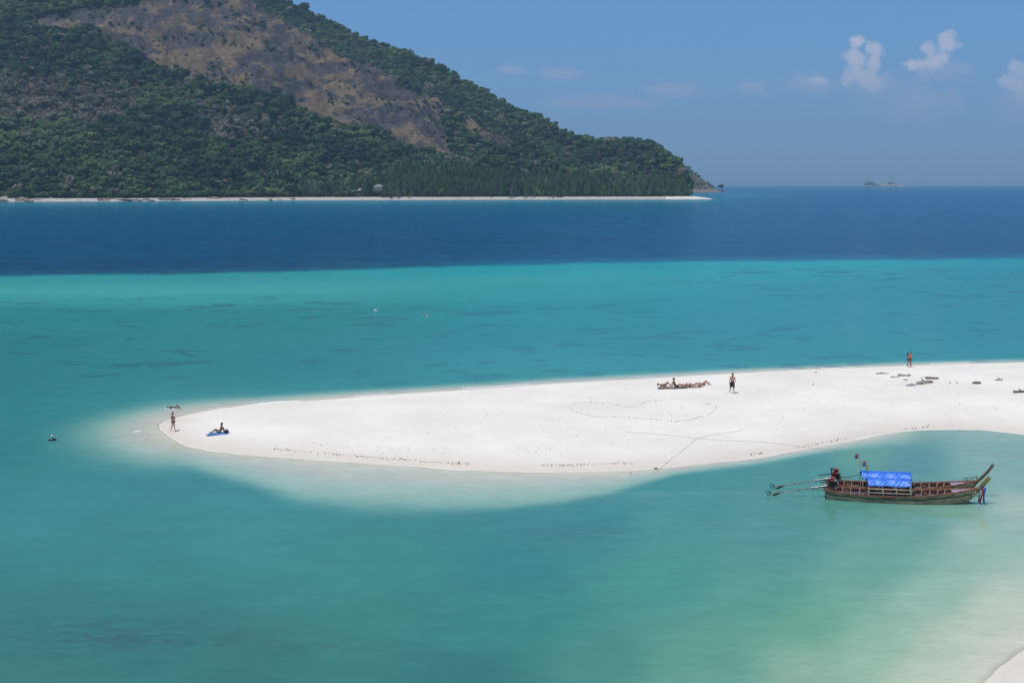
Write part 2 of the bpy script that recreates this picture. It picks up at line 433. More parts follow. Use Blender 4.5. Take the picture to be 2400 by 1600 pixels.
# ------------------------------------------------------------------ sea
def water_colour(px, py):
    XK = [-1500, 0, 400, 800, 1200, 1600, 2000, 2400, 4000]
    EDGE = [656, 646, 642, 632, 619, 612, 608, 605, 600]
    ye = np.interp(px, XK, EDGE)
    T = lambda *c: c
    # rows: (row position, colours at XK)
    rows = [
        (lambda y: 0 * y + 434.0, [(54, 102, 152)] * 9),
        (lambda y: 0 * y + 450.0, [(44, 94, 146)] * 9),
        (lambda y: 0 * y + 480.0, [(44, 92, 128)] * 3 + [(44, 96, 136)] * 3 + [(44, 92, 142)] * 3),
        (lambda y: 0 * y + 520.0, [(38, 84, 128)] * 4 + [(40, 88, 134)] * 5),
        (lambda y: 0 * y + 575.0, [(40, 80, 124)] * 5 + [(38, 82, 128)] * 4),
        (lambda y: y - 16, [(40, 80, 120)] * 4 + [(38, 82, 126)] * 5),
        (lambda y: y - 3, [(44, 92, 124)] * 4 + [(40, 100, 140)] * 5),
        (lambda y: y + 6, [(70, 160, 168)] * 4 + [(54, 156, 166)] * 3 + [(48, 140, 158)] * 2),
        (lambda y: y + 40, [(92, 175, 178)] * 3 + [(84, 170, 175), (72, 166, 168), (60, 160, 166), (54, 152, 164), (50, 140, 158), (50, 140, 158)]),
        (lambda y: y + 62, [(76, 166, 168)] * 4 + [(66, 162, 166), (58, 156, 164), (52, 148, 162), (50, 142, 158), (50, 140, 158)]),
        (lambda y: 0 * y + 730, [(58, 148, 152)] * 4 + [(58, 152, 160), (56, 150, 160), (54, 146, 158), (52, 144, 158), (52, 144, 158)]),
        (lambda y: 0 * y + 800, [(56, 138, 146)] * 2 + [(58, 144, 152)] * 2 + [(58, 148, 158)] * 3 + [(56, 144, 158)] * 2),
        (lambda y: 0 * y + 860, [(58, 136, 146)] * 2 + [(58, 142, 152)] * 2 + [(64, 152, 160)] * 3 + [(62, 150, 160)] * 2),
        (lambda y: 0 * y + 960, [(56, 138, 150)] * 2 + [(70, 150, 158)] * 7),
        (lambda y: 0 * y + 1100, [(60, 138, 148)] * 9),
    ]
    out = np.zeros(px.shape + (3,)); prev_y = None
    ys = [r[0](ye) for r in rows]
    cs = [np.stack([np.interp(px, XK, [c[k] for c in r[1]]) for k in range(3)], -1) for r in rows]
    out[:] = cs[0]
    for i in range(len(rows) - 1):
        t = sstep(0, 1, (py - ys[i]) / np.maximum(ys[i + 1] - ys[i], 1e-3))[..., None]
        sel = (py >= ys[i])[..., None]
        out = np.where(sel, cs[i] * (1 - t) + cs[i + 1] * t, out)
    # the near lagoon
    PT = [(-600, 1200, 62, 134, 142), (-50, 1060, 56, 134, 146), (100, 1150, 66, 140, 148), (600, 1250, 70, 141, 148), (300, 1330, 66, 134, 140), (900, 1330, 69, 138, 142), (300, 1420, 62, 126, 130),
          (900, 1440, 70, 134, 138), (100, 1490, 62, 124, 130), (350, 1510, 62, 122, 130), (100, 1580, 68, 122, 126), (600, 1580, 66, 122, 124), (1100, 1590, 60, 120, 128),
          (1100, 1480, 66, 132, 140), (1400, 1210, 70, 140, 150), (1350, 1252, 72, 137, 148), (1220, 1330, 64, 132, 144), (1250, 1450, 68, 136, 142), (1600, 1240, 88, 150, 154), (1800, 1260, 94, 151, 156),
          (1550, 1360, 84, 150, 150), (1780, 1400, 98, 156, 151), (1400, 1540, 82, 141, 142), (1650, 1540, 104, 154, 147), (1650, 1600, 110, 158, 150), (1900, 1570, 146, 175, 166), (2060, 1330, 120, 166, 160), (2040, 1520, 152, 182, 172),
          (2200, 1400, 160, 187, 180), (2150, 1230, 118, 162, 158), (2300, 1250, 172, 190, 186), (2300, 1490, 200, 200, 194), (2350, 1430, 208, 204, 200), (2200, 1580, 188, 194, 187), (2380, 1530, 224, 214, 206),
          (1900, 1100, 88, 150, 150), (2140, 1085, 108, 152, 160), (2300, 1062, 152, 180, 178), (2390, 1130, 152, 180, 180), (2390, 1180, 186, 193, 190), (2030, 1050, 118, 166, 152),
          (1700, 1115, 84, 150, 150), (1600, 1130, 78, 146, 152), (1650, 1180, 84, 148, 154), (1850, 1180, 94, 150, 152), (2250, 1180, 134, 172, 170), (600, 1700, 66, 122, 126), (1700, 1750, 120, 165, 145),
          (2600, 1200, 170, 190, 185), (2500, 1400, 200, 200, 195), (800, 2200, 70, 124, 126), (2000, 2000, 160, 180, 160), (1900, 1470, 116, 164, 150), (2000, 1160, 98, 152, 152)]
    P = np.array(PT, float)
    num = np.zeros(px.shape + (3,)); den = np.zeros(px.shape)
    for r in P:
        d2 = ((px - r[0]) / 1.0) ** 2 + ((py - r[1]) * 1.7) ** 2
        w = 1.0 / (d2 + 900.0) ** 1.7
        num += w[..., None] * r[2:]; den += w
    low = num / den[..., None]
    ym = np.interp(px, [0, 400, 1200, 2400, 4000], [1020, 1012, 990, 930, 900])
    soft = np.interp(px, [0, 300, 420], [60, 45, 12])
    w = sstep(-1, 1, (py - ym) / soft)[..., None]
    return out * (1 - w) + low * w

def make_sea():
    # rows evenly spread in the distance's reciprocal out to 20 km, columns fanning out: finer near, coarser far
    pys = np.concatenate([434.4 + np.array([0, .4, .8, 1.4, 2.2]), np.arange(437.5, 600, 3.0), np.arange(600, 662, 1.5), np.arange(663, 1640, 3.0), np.linspace(1650, 4200, 60)])
    pxs = np.concatenate([np.linspace(-3000, -300, 30)[:-1], np.arange(-300, 2700, 8.0), np.linspace(2700, 5400, 30)])
    PX, PY = np.meshgrid(pxs, pys)
    X, Y = gp_np(PX, PY)
    # wavering outlines: no shallow edge is ruled
    wy = fbm(X * 0.02 + 9, Y * 0.02, 4, 11) * 10 + fbm(X * 0.11, Y * 0.05, 3, 12) * 5
    C = water_colour(PX + 60 * fbm(X * .012, Y * .012, 3, 5), PY + wy * np.interp(PY, [434, 470, 600, 700], [0, .1, .8, 1.0]))
    h, d, ins = bar_height(X, Y)
    d = np.where(ins, -d, d)
    # pale shelf round the bar
    YB = [(375, 1012), (395, 1028), (440, 1046), (520, 1060), (650, 1072), (800, 1082), (950, 1092), (1100, 1101), (1250, 1107), (1420, 1107), (1540, 1099), (1640, 1088), (1760, 1074), (1880, 1056), (1980, 1037), (2080, 1016), (2400, 1016)]
    YL = [(0, 1010), (120, 1072), (330, 1098), (460, 1112), (590, 1142), (714, 1183), (850, 1200), (969, 1207), (1100, 1205), (1200, 1199), (1328, 1185), (1430, 1164), (1532, 1129), (1583, 1112), (1640, 1104), (1760, 1090), (1880, 1074), (1980, 1060), (2080, 1050), (2200, 1046), (2400, 1060)]
    yb = interp(PX, YB); yl = interp(PX, YL) + 60 * fbm(X * 0.08, Y * 0.08, 3, 21) * np.interp(PX, [300, 900, 1700], [1, .35, .3])
    t_low = np.clip((PY - yb) / np.maximum(yl - yb, 4), 0, 3)
    sh = np.interp(PX, [0, 900, 1200, 1700, 2400], [0.55, 0.35, 0.14, 0.5, 0.6])   # how soft the outer rim is
    t_dist = np.maximum(d, 0) / np.interp(PX, [0, 380, 600, 1200, 2400], [8.5, 7.5, 5.0, 4.0, 3.0])
    lower = (PY > np.interp(PX, [0, 400, 1200, 2400], [1000, 1012, 990, 930]))
    wl = sstep(330, 480, PX) * lower
    t = t_dist * (1 - wl) + t_low * wl
    soft = sh * wl + 0.75 * (1 - wl)
    f_out = sstep(1 - soft * 0.9, 1 + soft * 0.45, t)[..., None]
    pal = np.array([[238, 226, 213], [214, 211, 202], [184, 204, 196], [152, 191, 184], [130, 179, 174]], float)
    tt = np.clip(t, 0, 1)
    pale = np.stack([np.interp(tt, [0, .25, .5, .8, 1.0], pal[:, k]) for k in range(3)], -1)
    onbar = np.clip((2560 - PX) / 200, 0, 1)[..., None] * np.clip((1330 - PY) / 60, 0, 1)[..., None]
    rightlag = (lower * sstep(2050, 2200, PX))[..., None] * 0.8
    k = (1 - f_out) * onbar * (1 - rightlag)
    C = C * (1 - k) + pale * k
    # by the beach in the near right corner
    cr = np.exp(-np.maximum(d, 0) / 2.6) * (PY > 1150) ; C = C * (1 - cr[..., None]) + np.array([230, 220, 210.]) * cr[..., None]
    # along the island's shore
    ysh = interp(PX, [(-800, 484), (0, 476), (300, 474), (700, 470), (1500, 469), (1665, 468), (1720, 462)])
    sh2 = np.exp(-np.abs((PY - ysh - 3) / 5.5) ** 1.5) * np.interp(PX, [-800, 0, 1660, 1740], [.5, .7, .8, 0])
    C = C * (1 - sh2[..., None]) + np.array([40, 122, 142.]) * sh2[..., None]
    sh3 = np.exp(-((PY - 456) / 6.0) ** 2) * sstep(1560, 1640, PX) * (1 - sstep(1700, 1950, PX)) * 0.7
    C = C * (1 - sh3[..., None]) + np.array([56, 126, 158.]) * sh3[..., None]
    G = np.stack([np.interp(PY, [600, 660, 760, 900, 1010, 1300], g) for g in ((.50, .84, .86, .92, .98, 1.0), (1.34, 1.15, 1.14, 1.16, 1.16, 1.20), (1.24, 1.12, 1.08, 1.04, .97, .95))], -1)
    kk = np.clip(k + cr[..., None], 0, 1) * .6; G = G * (1 - kk) + np.array([1.0, 1.0, .96]) * kk
    A = srgb_np(np.clip(C, 0, 255)) * WATER_GAIN * G
    depth = np.clip(-h, 0, 3)
    reef = sstep(668, 720, PY) * (1 - sstep(870, 925, PY)) * np.interp(PX, [-400, 300, 900, 1500, 2400], [1.0, 1.0, .75, .55, .9])
    reef = np.maximum(reef, sstep(612, 640, PY) * (1 - sstep(690, 720, PY)) * sstep(1300, 1900, PX) * .95)
    reef2 = np.exp(-((PX - 250) / 330) ** 2 - ((PY - 1490) / 42) ** 2) + .5 * np.exp(-((PX - 1370) / 120) ** 2 - ((PY - 1250) / 22) ** 2) + .4 * np.exp(-((PX - 800) / 200) ** 2 - ((PY - 1520) / 30) ** 2)
    deep = 1 - sstep(-6, 6, PY - np.interp(PX, [-1500, 0, 400, 800, 1200, 1600, 2000, 2400, 4000], [656, 646, 642, 632, 619, 612, 608, 605, 600]))
    m = bpy.data.materials.new("sea_water"); m.use_nodes = True; nt = m.node_tree
    nt.nodes.remove(nt.nodes['Principled BSDF']); out = nt.nodes['Material Output']
    geo = nt.nodes.new('ShaderNodeNewGeometry'); pos = geo.outputs['Position']
    def MAP(sx, sy, rot=0.0):
        mp = nt.nodes.new('ShaderNodeMapping'); mp.inputs['Scale'].default_value = (sx, sy, 1); mp.inputs['Rotation'].default_value = (0, 0, rot)
        nt.links.new(pos, mp.inputs[0]); return mp.outputs[0]
    body = ATTR(nt, 'body').outputs['Color']; dep = ATTR(nt, 'depth').outputs['Fac']
    rf = ATTR(nt, 'reef').outputs['Fac']; rf2 = ATTR(nt, 'weed').outputs['Fac']; dp = ATTR(nt, 'deep').outputs['Fac']
    # coral heads and weed patches on the bottom
    cn = NOISE(nt, MAP(0.12, 0.17), 1.0, 5, 0.6, 0.5); big = NOISE(nt, MAP(0.012, 0.02), 1.0, 3, 0.5)
    patch = RAMP(nt, M2(nt, 'ADD', cn, M2(nt, 'MULTIPLY', M2(nt, 'SUBTRACT', big, 0.5), 0.35)), [(0.565, 0.0), (0.615, 1.0)])
    pf = M2(nt, 'MULTIPLY', M2(nt, 'MULTIPLY', patch, rf), 0.58)
    col = MIX(nt, pf, body, (0.030, 0.120, 0.165))
    wn = NOISE(nt, MAP(0.55, 1.5), 1.0, 7, 0.72, 0.8)
    wf = M2(nt, 'MULTIPLY', M2(nt, 'MULTIPLY', RAMP(nt, wn, [(0.44, 0.0), (0.56, 1.0)]), rf2), 0.60)
    col = MIX(nt, wf, col, (0.048, 0.088, 0.115))
    # uneven light and dark water, large and small
    v1 = NOISE(nt, MAP(0.025, 0.06), 1.0, 5, 0.6)
    col = MIX(nt, 1.0, col, RAMP(nt, v1, [(0.3, (0.95, 0.965, 0.975)), (0.7, (1.03, 1.02, 1.015))]), 'MULTIPLY')
    r1 = NOISE(nt, MAP(0.30, 0.62), 1.0, 5, 0.7)        # light and dark of wind ruffles, put into the colour
    col = MIX(nt, 1.0, col, RAMP(nt, r1, [(0.3, 0.91), (0.7, 1.07)]), 'MULTIPLY')
    r2 = NOISE(nt, MAP(1.1, 3.2), 1.0, 4, 0.6)
    col = MIX(nt, 1.0, col, RAMP(nt, r2, [(0.3, 0.95), (0.7, 1.045)]), 'MULTIPLY')
    # short seas out in the channel: light and dark of tilted facets painted in
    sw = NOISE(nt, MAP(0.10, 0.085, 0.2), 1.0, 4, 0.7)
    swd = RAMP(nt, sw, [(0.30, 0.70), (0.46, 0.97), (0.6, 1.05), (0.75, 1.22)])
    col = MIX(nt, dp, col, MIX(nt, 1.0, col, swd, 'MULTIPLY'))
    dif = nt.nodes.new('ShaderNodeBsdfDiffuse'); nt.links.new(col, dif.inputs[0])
    tr = nt.nodes.new('ShaderNodeBsdfTransparent')
    al = RAMP(nt, M2(nt, 'MULTIPLY', dep, 1.0), [(0.0, 0.0), (0.006, 0.8), (0.02, 1.0)])
    mx = nt.nodes.new('ShaderNodeMixShader'); nt.links.new(al, mx.inputs[0]); nt.links.new(tr.outputs[0], mx.inputs[1]); nt.links.new(dif.outputs[0], mx.inputs[2])
    # ripples
    b1 = NOISE(nt, MAP(0.8, 2.2), 1.0, 5, 0.62); b2 = NOISE(nt, MAP(0.16, 0.4), 1.0, 3, 0.5)
    calm = RAMP(nt, NOISE(nt, MAP(0.03, 0.04), 1.0, 2, 0.5), [(0.35, 0.35), (0.65, 1.0)])
    bn = nt.nodes.new('ShaderNodeBump'); bn.inputs['Strength'].default_value = 1.0
    sepw = nt.nodes.new('ShaderNodeSeparateXYZ'); nt.links.new(pos, sepw.inputs[0])
    shelter = RAMP(nt, M2(nt, 'DIVIDE', sepw.outputs[1], 200.0), [(0.38, 0.30), (0.55, 1.0)])   # the lagoon lies in the lee of the bar
    nt.links.new(M2(nt, 'MULTIPLY', M2(nt, 'MULTIPLY', calm, shelter), 0.055), bn.inputs['Distance'])
    nt.links.new(M2(nt, 'ADD', b1, M2(nt, 'MULTIPLY', b2, 0.5)), bn.inputs['Height'])
    fr = nt.nodes.new('ShaderNodeFresnel'); fr.inputs[0].default_value = 1.33; nt.links.new(bn.outputs[0], fr.inputs['Normal'])
    frc = M2(nt, 'MINIMUM', fr.outputs[0], REFL_MAX)
    gl = nt.nodes.new('ShaderNodeBsdfGlossy'); gl.inputs['Roughness'].default_value = 0.05; nt.links.new(bn.outputs[0], gl.inputs['Normal'])
    mx2 = nt.nodes.new('ShaderNodeMixShader'); nt.links.new(frc, mx2.inputs[0]); nt.links.new(mx.outputs[0], mx2.inputs[1]); nt.links.new(gl.outputs[0], mx2.inputs[2])
    nt.links.new(mx2.outputs[0], out.inputs[0])
    # the surface itself is dropped where dry sand stands above it
    hh = h.copy(); dr = (hh[:-1, :-1] > 0.12) & (hh[1:, :-1] > 0.12) & (hh[:-1, 1:] > 0.12) & (hh[1:, 1:] > 0.12)
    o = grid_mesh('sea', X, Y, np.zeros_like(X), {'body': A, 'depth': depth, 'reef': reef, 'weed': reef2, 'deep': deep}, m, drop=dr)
    tag(o, 'sea running from turquoise shallows to a dark blue channel', None, None, 'structure')
    # sea bed beyond the lagoon floor
    sb = MB(); sb.grid(lambda a, b: (-14000 + 28000 * a, 60 + 20000 * b - 50, -9.0), 2, 2)
    tag(sb.build('sea_bed', mat_basic('sea_bed', (0.25, 0.3, 0.28), 0.9)), 'sandy sea bed', None, None, 'structure')
WATER_GAIN = 0.72
REFL_MAX = 0.27
make_sea()

# ------------------------------------------------------------------ the wooded island
D0K = [(-1500, 1180), (-800, 1250), (0, 1372), (300, 1400), (700, 1500), (1200, 1560), (1500, 1580), (1665, 1600), (1800, 1620)]
S2K = [(-1500, -560), (-800, -520), (-300, -330), (100, -190), (400, -95), (560, -38), (665, 6), (760, 50), (850, 94), (950, 126), (1000, 146), (1100, 201), (1200, 253), (1290, 289), (1330, 318),
       (1395, 337), (1450, 336), (1530, 345), (1560, 364), (1588, 394), (1608, 432), (1618, 466)]
S1K = [(-1500, -330), (-800, -300), (0, -130), (300, -75), (560, -12), (600, 4), (690, 52), (760, 97), (860, 145), (960, 195), (1060, 250), (1150, 305), (1250, 350), (1350, 392), (1500, 436), (1580, 450), (1612, 466)]
Y1K = [(-1500, 1100), (0, 860), (600, 640), (900, 520), (1250, 330), (1500, 160), (1640, 60)]
Y2K = [(-1500, 600), (0, 600), (700, 480), (1250, 330), (1500, 260), (1640, 60)]
PLK = [(-1500, 30), (0, 30), (600, 45), (800, 110), (1200, 150), (1500, 150), (1640, 30)]
BARE = [(60, 62), (120, 40), (200, 30), (330, 14), (450, 2), (500, -20), (600, -30), (640, 20), (690, 48), (760, 92), (860, 138), (960, 188), (1060, 246), (1150, 300), (1215, 338), (1180, 344), (1130, 326),
        (1085, 300), (1075, 262), (1055, 245), (1035, 262), (1040, 300), (1050, 330), (1080, 362), (1060, 372), (1020, 350), (980, 346), (950, 330), (905, 305), (860, 300), (820, 290), (770, 272), (730, 262), (690, 238), (640, 216), (585, 202), (520, 196),
        (480, 176), (440, 166), (400, 150), (335, 128), (325, 112), (262, 92), (215, 70), (160, 74), (110, 82)]
DRY = [(-300, 160), (0, 176), (120, 188), (220, 205), (330, 232), (320, 262), (260, 290), (150, 300), (60, 290), (-300, 290)]
DRY2 = [(450, 250), (560, 260), (640, 300), (600, 350), (520, 330), (430, 290)]
def main_hill():
    pxs = np.arange(-1500, 1616.1, 7.0)
    ss = np.concatenate([np.linspace(-0.05, 0, 3)[:-1], np.linspace(0, 1, 18)[:-1], np.linspace(1, 2, 130)[:-1], np.linspace(2, 3, 40)[:-1], np.linspace(3, 4, 12)])
    PX, S = np.meshgrid(pxs, ss)
    D0 = interp(PX, D0K); Pl = interp(PX, PLK); Y1 = D0 + np.maximum(interp(PX, Y1K), Pl + 20); Y2 = Y1 + interp(PX, Y2K)
    Yb = D0 + Pl
    Yv = np.where(S < 0, D0 + S * 400, np.where(S < 1, D0 + Pl * S, np.where(S < 2, Yb + (Y1 - Yb) * (S - 1), np.where(S < 3, Y1 + (Y2 - Y1) * (S - 2), Y2 + 700 * (S - 3)))))
    def zat(py, Y):
        b = (800 - py) / FPX; return H + Y * (-sT + b * cT) / (cT + b * sT)
    z1 = np.maximum(zat(interp(PX, S1K), Y1), 4.5); z2 = np.maximum(zat(interp(PX, S2K), Y2), 4.0)
    zp = 4.2
    t = np.clip(S - 1, 0, 1)
    zf = zp + (z1 - zp) * (0.75 * t + 0.25 * t * t)
    t2 = np.clip(S - 2, 0, 1)
    zs = z1 + (z2 - z1) * t2 - 0.10 * (Y2 - Y1) * np.sin(np.pi * t2) * 0.9
    zbk = z2 * (1 - np.clip(S - 3, 0, 1)) - 4
    beach = np.where(S < 0, S * 60, 3.4 * np.clip((Yv - D0) / 26.0, 0, 1) ** 0.8 + 0.8 * np.clip((Yv - D0 - 26) / 60, 0, 1))
    Z = np.where(S < 1, beach, np.where(S < 2, np.maximum(zf, zp), np.where(S < 3, zs, zbk)))
    a = (PX - 1200) / FPX; k = Yv / cT
    X = a * Yv * 1.0
    # refine X so that each column keeps its bearing
    X = a * (Yv * cT + (H - Z) * sT)
    pyv = proj(X, Yv, Z)[1]
    bare = in_poly(PX + 60 * fbm(X * .011, Z * .016, 5, 31, .62), pyv + 46 * fbm(X * .011 + 5, Z * .016, 5, 32, .62), BARE) & (S > 1) & (S < 2.12)
    bare = bare.astype(float)
    for _ in range(7):
        bare = (bare + np.roll(bare, 1, 0) + np.roll(bare, -1, 0) + np.roll(bare, 1, 1) + np.roll(bare, -1, 1)) / 5
    dry = np.maximum(in_poly(PX, pyv + 16 * fbm(X * .01, Z * .02, 3, 41), DRY), 0.6 * in_poly(PX, pyv + 16 * fbm(X * .01, Z * .02, 3, 42), DRY2)).astype(float) * (S > 1) * (S < 2)
    for _ in range(3):
        dry = (dry + np.roll(dry, 2, 0) + np.roll(dry, -2, 0) + np.roll(dry, 2, 1) + np.roll(dry, -2, 1)) / 5
    env = np.clip((S - 1) * 3, 0, 1) * np.clip((3 - S) * 3, 0, 1)
    edgefade = np.clip(1 - np.abs(S - 2) * 0, 0, 1)
    amp = np.interp(PX, [-800, 900, 1300, 1640], [22, 16, 8, 2])
    Z = Z + env * amp * (1.6 * fbm(X * .006, Yv * .004, 5, 51))
    ridge = 1 - np.abs(2 * fbm(X * .018, (Yv + Z) * .014, 5, 52, 0.6)) * 2
    Z = Z + bare * 20 * (ridge - 0.7) + bare * 12 * fbm(X * .06, (Yv + Z) * .05, 4, 53, 0.65)
    X = X + bare * 6 * fbm(X * .04, Z * .06, 4, 54, .6)
    m = bpy.data.materials.new("hill_ground"); m.use_nodes = True; nt = m.node_tree; b = nt.nodes['Principled BSDF']
    geo = nt.nodes.new('ShaderNodeNewGeometry'); pos = geo.outputs['Position']
    sep = nt.nodes.new('ShaderNodeSeparateXYZ'); nt.links.new(pos, sep.inputs[0])
    bf = ATTR(nt, 'bare').outputs['Fac']; sh = ATTR(nt, 'shore').outputs['Fac']
    def MAP(s, r=(0, 0, 0)):
        mp = nt.nodes.new('ShaderNodeMapping'); mp.inputs['Scale'].default_value = s; mp.inputs['Rotation'].default_value = r
        nt.links.new(pos, mp.inputs[0]); return mp.outputs[0]
    g1 = NOISE(nt, MAP((.02, .02, .03)), 1, 6, .65); g2 = NOISE(nt, MAP((.12, .12, .16)), 1, 5, .7)
    rk = NOISE(nt, MAP((.013, .010, .020)), 1, 6, .66, .9); rk2 = NOISE(nt, MAP((.10, .10, .05)), 1, 6, .75, .8)
    grass = MIX(nt, RAMP(nt, g1, [(.35, 0.0), (.65, 1.0)]), (.155, .112, .078), (.250, .182, .112))
    grass = MIX(nt, RAMP(nt, g2, [(.45, 0.0), (.7, .75)]), grass, (.085, .075, .045))
    rock = MIX(nt, RAMP(nt, rk2, [(.36, 0.0), (.62, 1.0)]), (.024, .023, .032), (.110, .096, .104))
    rf = RAMP(nt, M2(nt, 'ADD', rk, M2(nt, 'MULTIPLY', M2(nt, 'SUBTRACT', rk2, .5), .40)), [(.455, 0.0), (.50, .97)])
    barec = MIX(nt, rf, grass, rock)
    floor = MIX(nt, g2, (.028, .032, .018), (.05, .045, .028))
    floor = MIX(nt, ATTR(nt, 'dry').outputs['Fac'], floor, MIX(nt, g2, (.085, .070, .045), (.150, .120, .075)))
    c = MIX(nt, bf, floor, barec)
    sand = MIX(nt, g2, (.46, .42, .37), (.66, .62, .57))
    c = MIX(nt, sh, c, sand)
    nt.links.new(c, b.inputs['Base Color']); b.inputs['Roughness'].default_value = .9; b.inputs['Specular IOR Level'].default_value = .1
    bn = nt.nodes.new('ShaderNodeBump'); bn.inputs['Strength'].default_value = 1.0; bn.inputs['Distance'].default_value = 5.0
    nt.links.new(M2(nt, 'ADD', rk2, M2(nt, 'MULTIPLY', g2, .5)), bn.inputs['Height']); nt.links.new(bn.outputs[0], b.inputs['Normal'])
    shore = ((Yv - D0) < 32 + 8 * fbm(X * .02, Yv * 0 + 1, 3, 61)).astype(float) * (S < 1.001)
    o = grid_mesh('island_hill', X, Yv, Z, {'bare': bare, 'shore': shore, 'dry': dry}, m)
    tag(o, 'steep island hill with a dry grassy rock face above the woods', None, None, 'structure')
    return PX, S, X, Yv, Z, bare, dry, D0
HILL = main_hill()

def headland():
    SK = [(1340, 338), (1395, 334), (1450, 331), (1530, 338), (1562, 360), (1600, 391), (1640, 415), (1665, 434), (1690, 450), (1702, 453)]
    pxs = np.arange(1340, 1702, 3.0); ss = np.concatenate([np.linspace(0, 1, 36)[:-1], np.linspace(1, 2, 10)])
    PX, S = np.meshgrid(pxs, ss)
    wid = np.interp(PX, [1340, 1560, 1640, 1702], [420, 300, 150, 12])
    Y0 = np.interp(PX, [1340, 1600, 1702], [2700, 2860, 2960]) + 25 * fbm(PX * .05, PX * 0, 3, 71)
    Y = np.where(S < 1, Y0 + wid * S, Y0 + wid * S)
    b = (800 - np.interp(PX, [p[0] for p in SK], [p[1] for p in SK])) / FPX
    Yc = Y0 + wid; zc = np.maximum(H + Yc * (-sT + b * cT) / (cT + b * sT), 2.5)
    prof = np.where(S < .06, S / .06 * .08, .08 + .92 * (np.clip((S - .06) / .94, 0, 1)) ** .85)
    Z = np.where(S < 1, zc * prof, zc * (2 - S)) - 1.0 * (S < .001) - 3 * (S > 1.95)
    a = (PX - 1200) / FPX; X = a * (Y * cT + (H - Z) * sT)
    Z = Z + np.clip(S * 4, 0, 1) * np.clip((2 - S) * 2, 0, 1) * (8 * fbm(X * .02, Y * .02, 5, 72, .6)) * np.interp(PX, [1340, 1640, 1702], [1, .8, .35])
    m = bpy.data.materials.new("headland_ground"); m.use_nodes = True; nt = m.node_tree; bs = nt.nodes['Principled BSDF']
    geo = nt.nodes.new('ShaderNodeNewGeometry'); pos = geo.outputs['Position']
    n1 = NOISE(nt, pos, .06, 6, .7); n2 = NOISE(nt, pos, .25, 5, .7)
    c = MIX(nt, RAMP(nt, n1, [(.4, 0.0), (.62, 1.0)]), (.075, .062, .045), (.135, .112, .078))
    lowz = ATTR(nt, 'low').outputs['Fac']
    c = MIX(nt, lowz, c, MIX(nt, RAMP(nt, n2, [(.4, 0.0), (.6, 1.0)]), (.10, .075, .06), (.36, .27, .22)))
    nt.links.new(c, bs.inputs['Base Color']); bs.inputs['Roughness'].default_value = .9
    bn = nt.nodes.new('ShaderNodeBump'); bn.inputs['Distance'].default_value = 4; nt.links.new(n2, bn.inputs['Height']); nt.links.new(bn.outputs[0], bs.inputs['Normal'])
    low = 1 - sstep(5, 9, Z)
    o = grid_mesh('headland', X, Y, Z, {'low': low}, m)
    tag(o, 'rocky headland tapering into the sea behind the white sand spit', None, None, 'structure')
    return PX, S, X, Y, Z
HEAD = headland()

# ------------------------------------------------------------------ trees
def leaf_mat(name, inst, cols, var=.35):
    m = bpy.data.materials.new(name); m.use_nodes = True; nt = m.node_tree; nt.nodes.remove(nt.nodes['Principled BSDF'])
    out = nt.nodes['Material Output']
    if inst: t = ATTR(nt, 'tint', True).outputs['Fac']; rnd = ATTR(nt, 'shade', True).outputs['Fac']
    else:
        oi = nt.nodes.new('ShaderNodeObjectInfo'); t = oi.outputs['Random']; rnd = oi.outputs['Random']
        rnd = M2(nt, 'FRACT', M2(nt, 'MULTIPLY', rnd, 7.31))
    c = RAMP(nt, t, cols)
    geo = nt.nodes.new('ShaderNodeNewGeometry')
    n = NOISE(nt, geo.outputs['Position'], .35, 3, .6)
    c = MIX(nt, 1.0, c, RAMP(nt, n, [(.3, 1 - var), (.7, 1 + var)]), 'MULTIPLY')
    c = MIX(nt, 1.0, c, RAMP(nt, rnd, [(0, .76), (1, 1.2)]), 'MULTIPLY')
    d = nt.nodes.new('ShaderNodeBsdfDiffuse'); nt.links.new(c, d.inputs[0])
    tr = nt.nodes.new('ShaderNodeBsdfTranslucent'); nt.links.new(c, tr.inputs[0])
    mx = nt.nodes.new('ShaderNodeMixShader'); mx.inputs[0].default_value = .18
    nt.links.new(d.outputs[0], mx.inputs[1]); nt.links.new(tr.outputs[0], mx.inputs[2]); nt.links.new(mx.outputs[0], out.inputs[0])
    return m
GREENS = [(0.0, (.040, .078, .042)), (.28, (.064, .114, .052)), (.50, (.094, .155, .060)), (.70, (.136, .192, .070)), (.78, (.165, .155, .095)), (1.0, (.235, .205, .165))]
MAT_WOOD = leaf_mat('woodland_leaves', True, GREENS)
MAT_LEAF = leaf_mat('tree_leaves', False, [(0.0, (.050, .088, .042)), (.5, (.080, .128, .052)), (1.0, (.115, .165, .066))])
MAT_NEEDLE = leaf_mat('casuarina_needles', False, [(0.0, (.095, .122, .080)), (.5, (.130, .162, .100)), (1.0, (.170, .198, .122))])
MAT_TRUNK = mat_basic('bark', (.11, .085, .065), .9, .3, 2.0)
MAT_PALE = mat_basic('bleached_bark', (.42, .39, .35), .9, .15, 1.0)

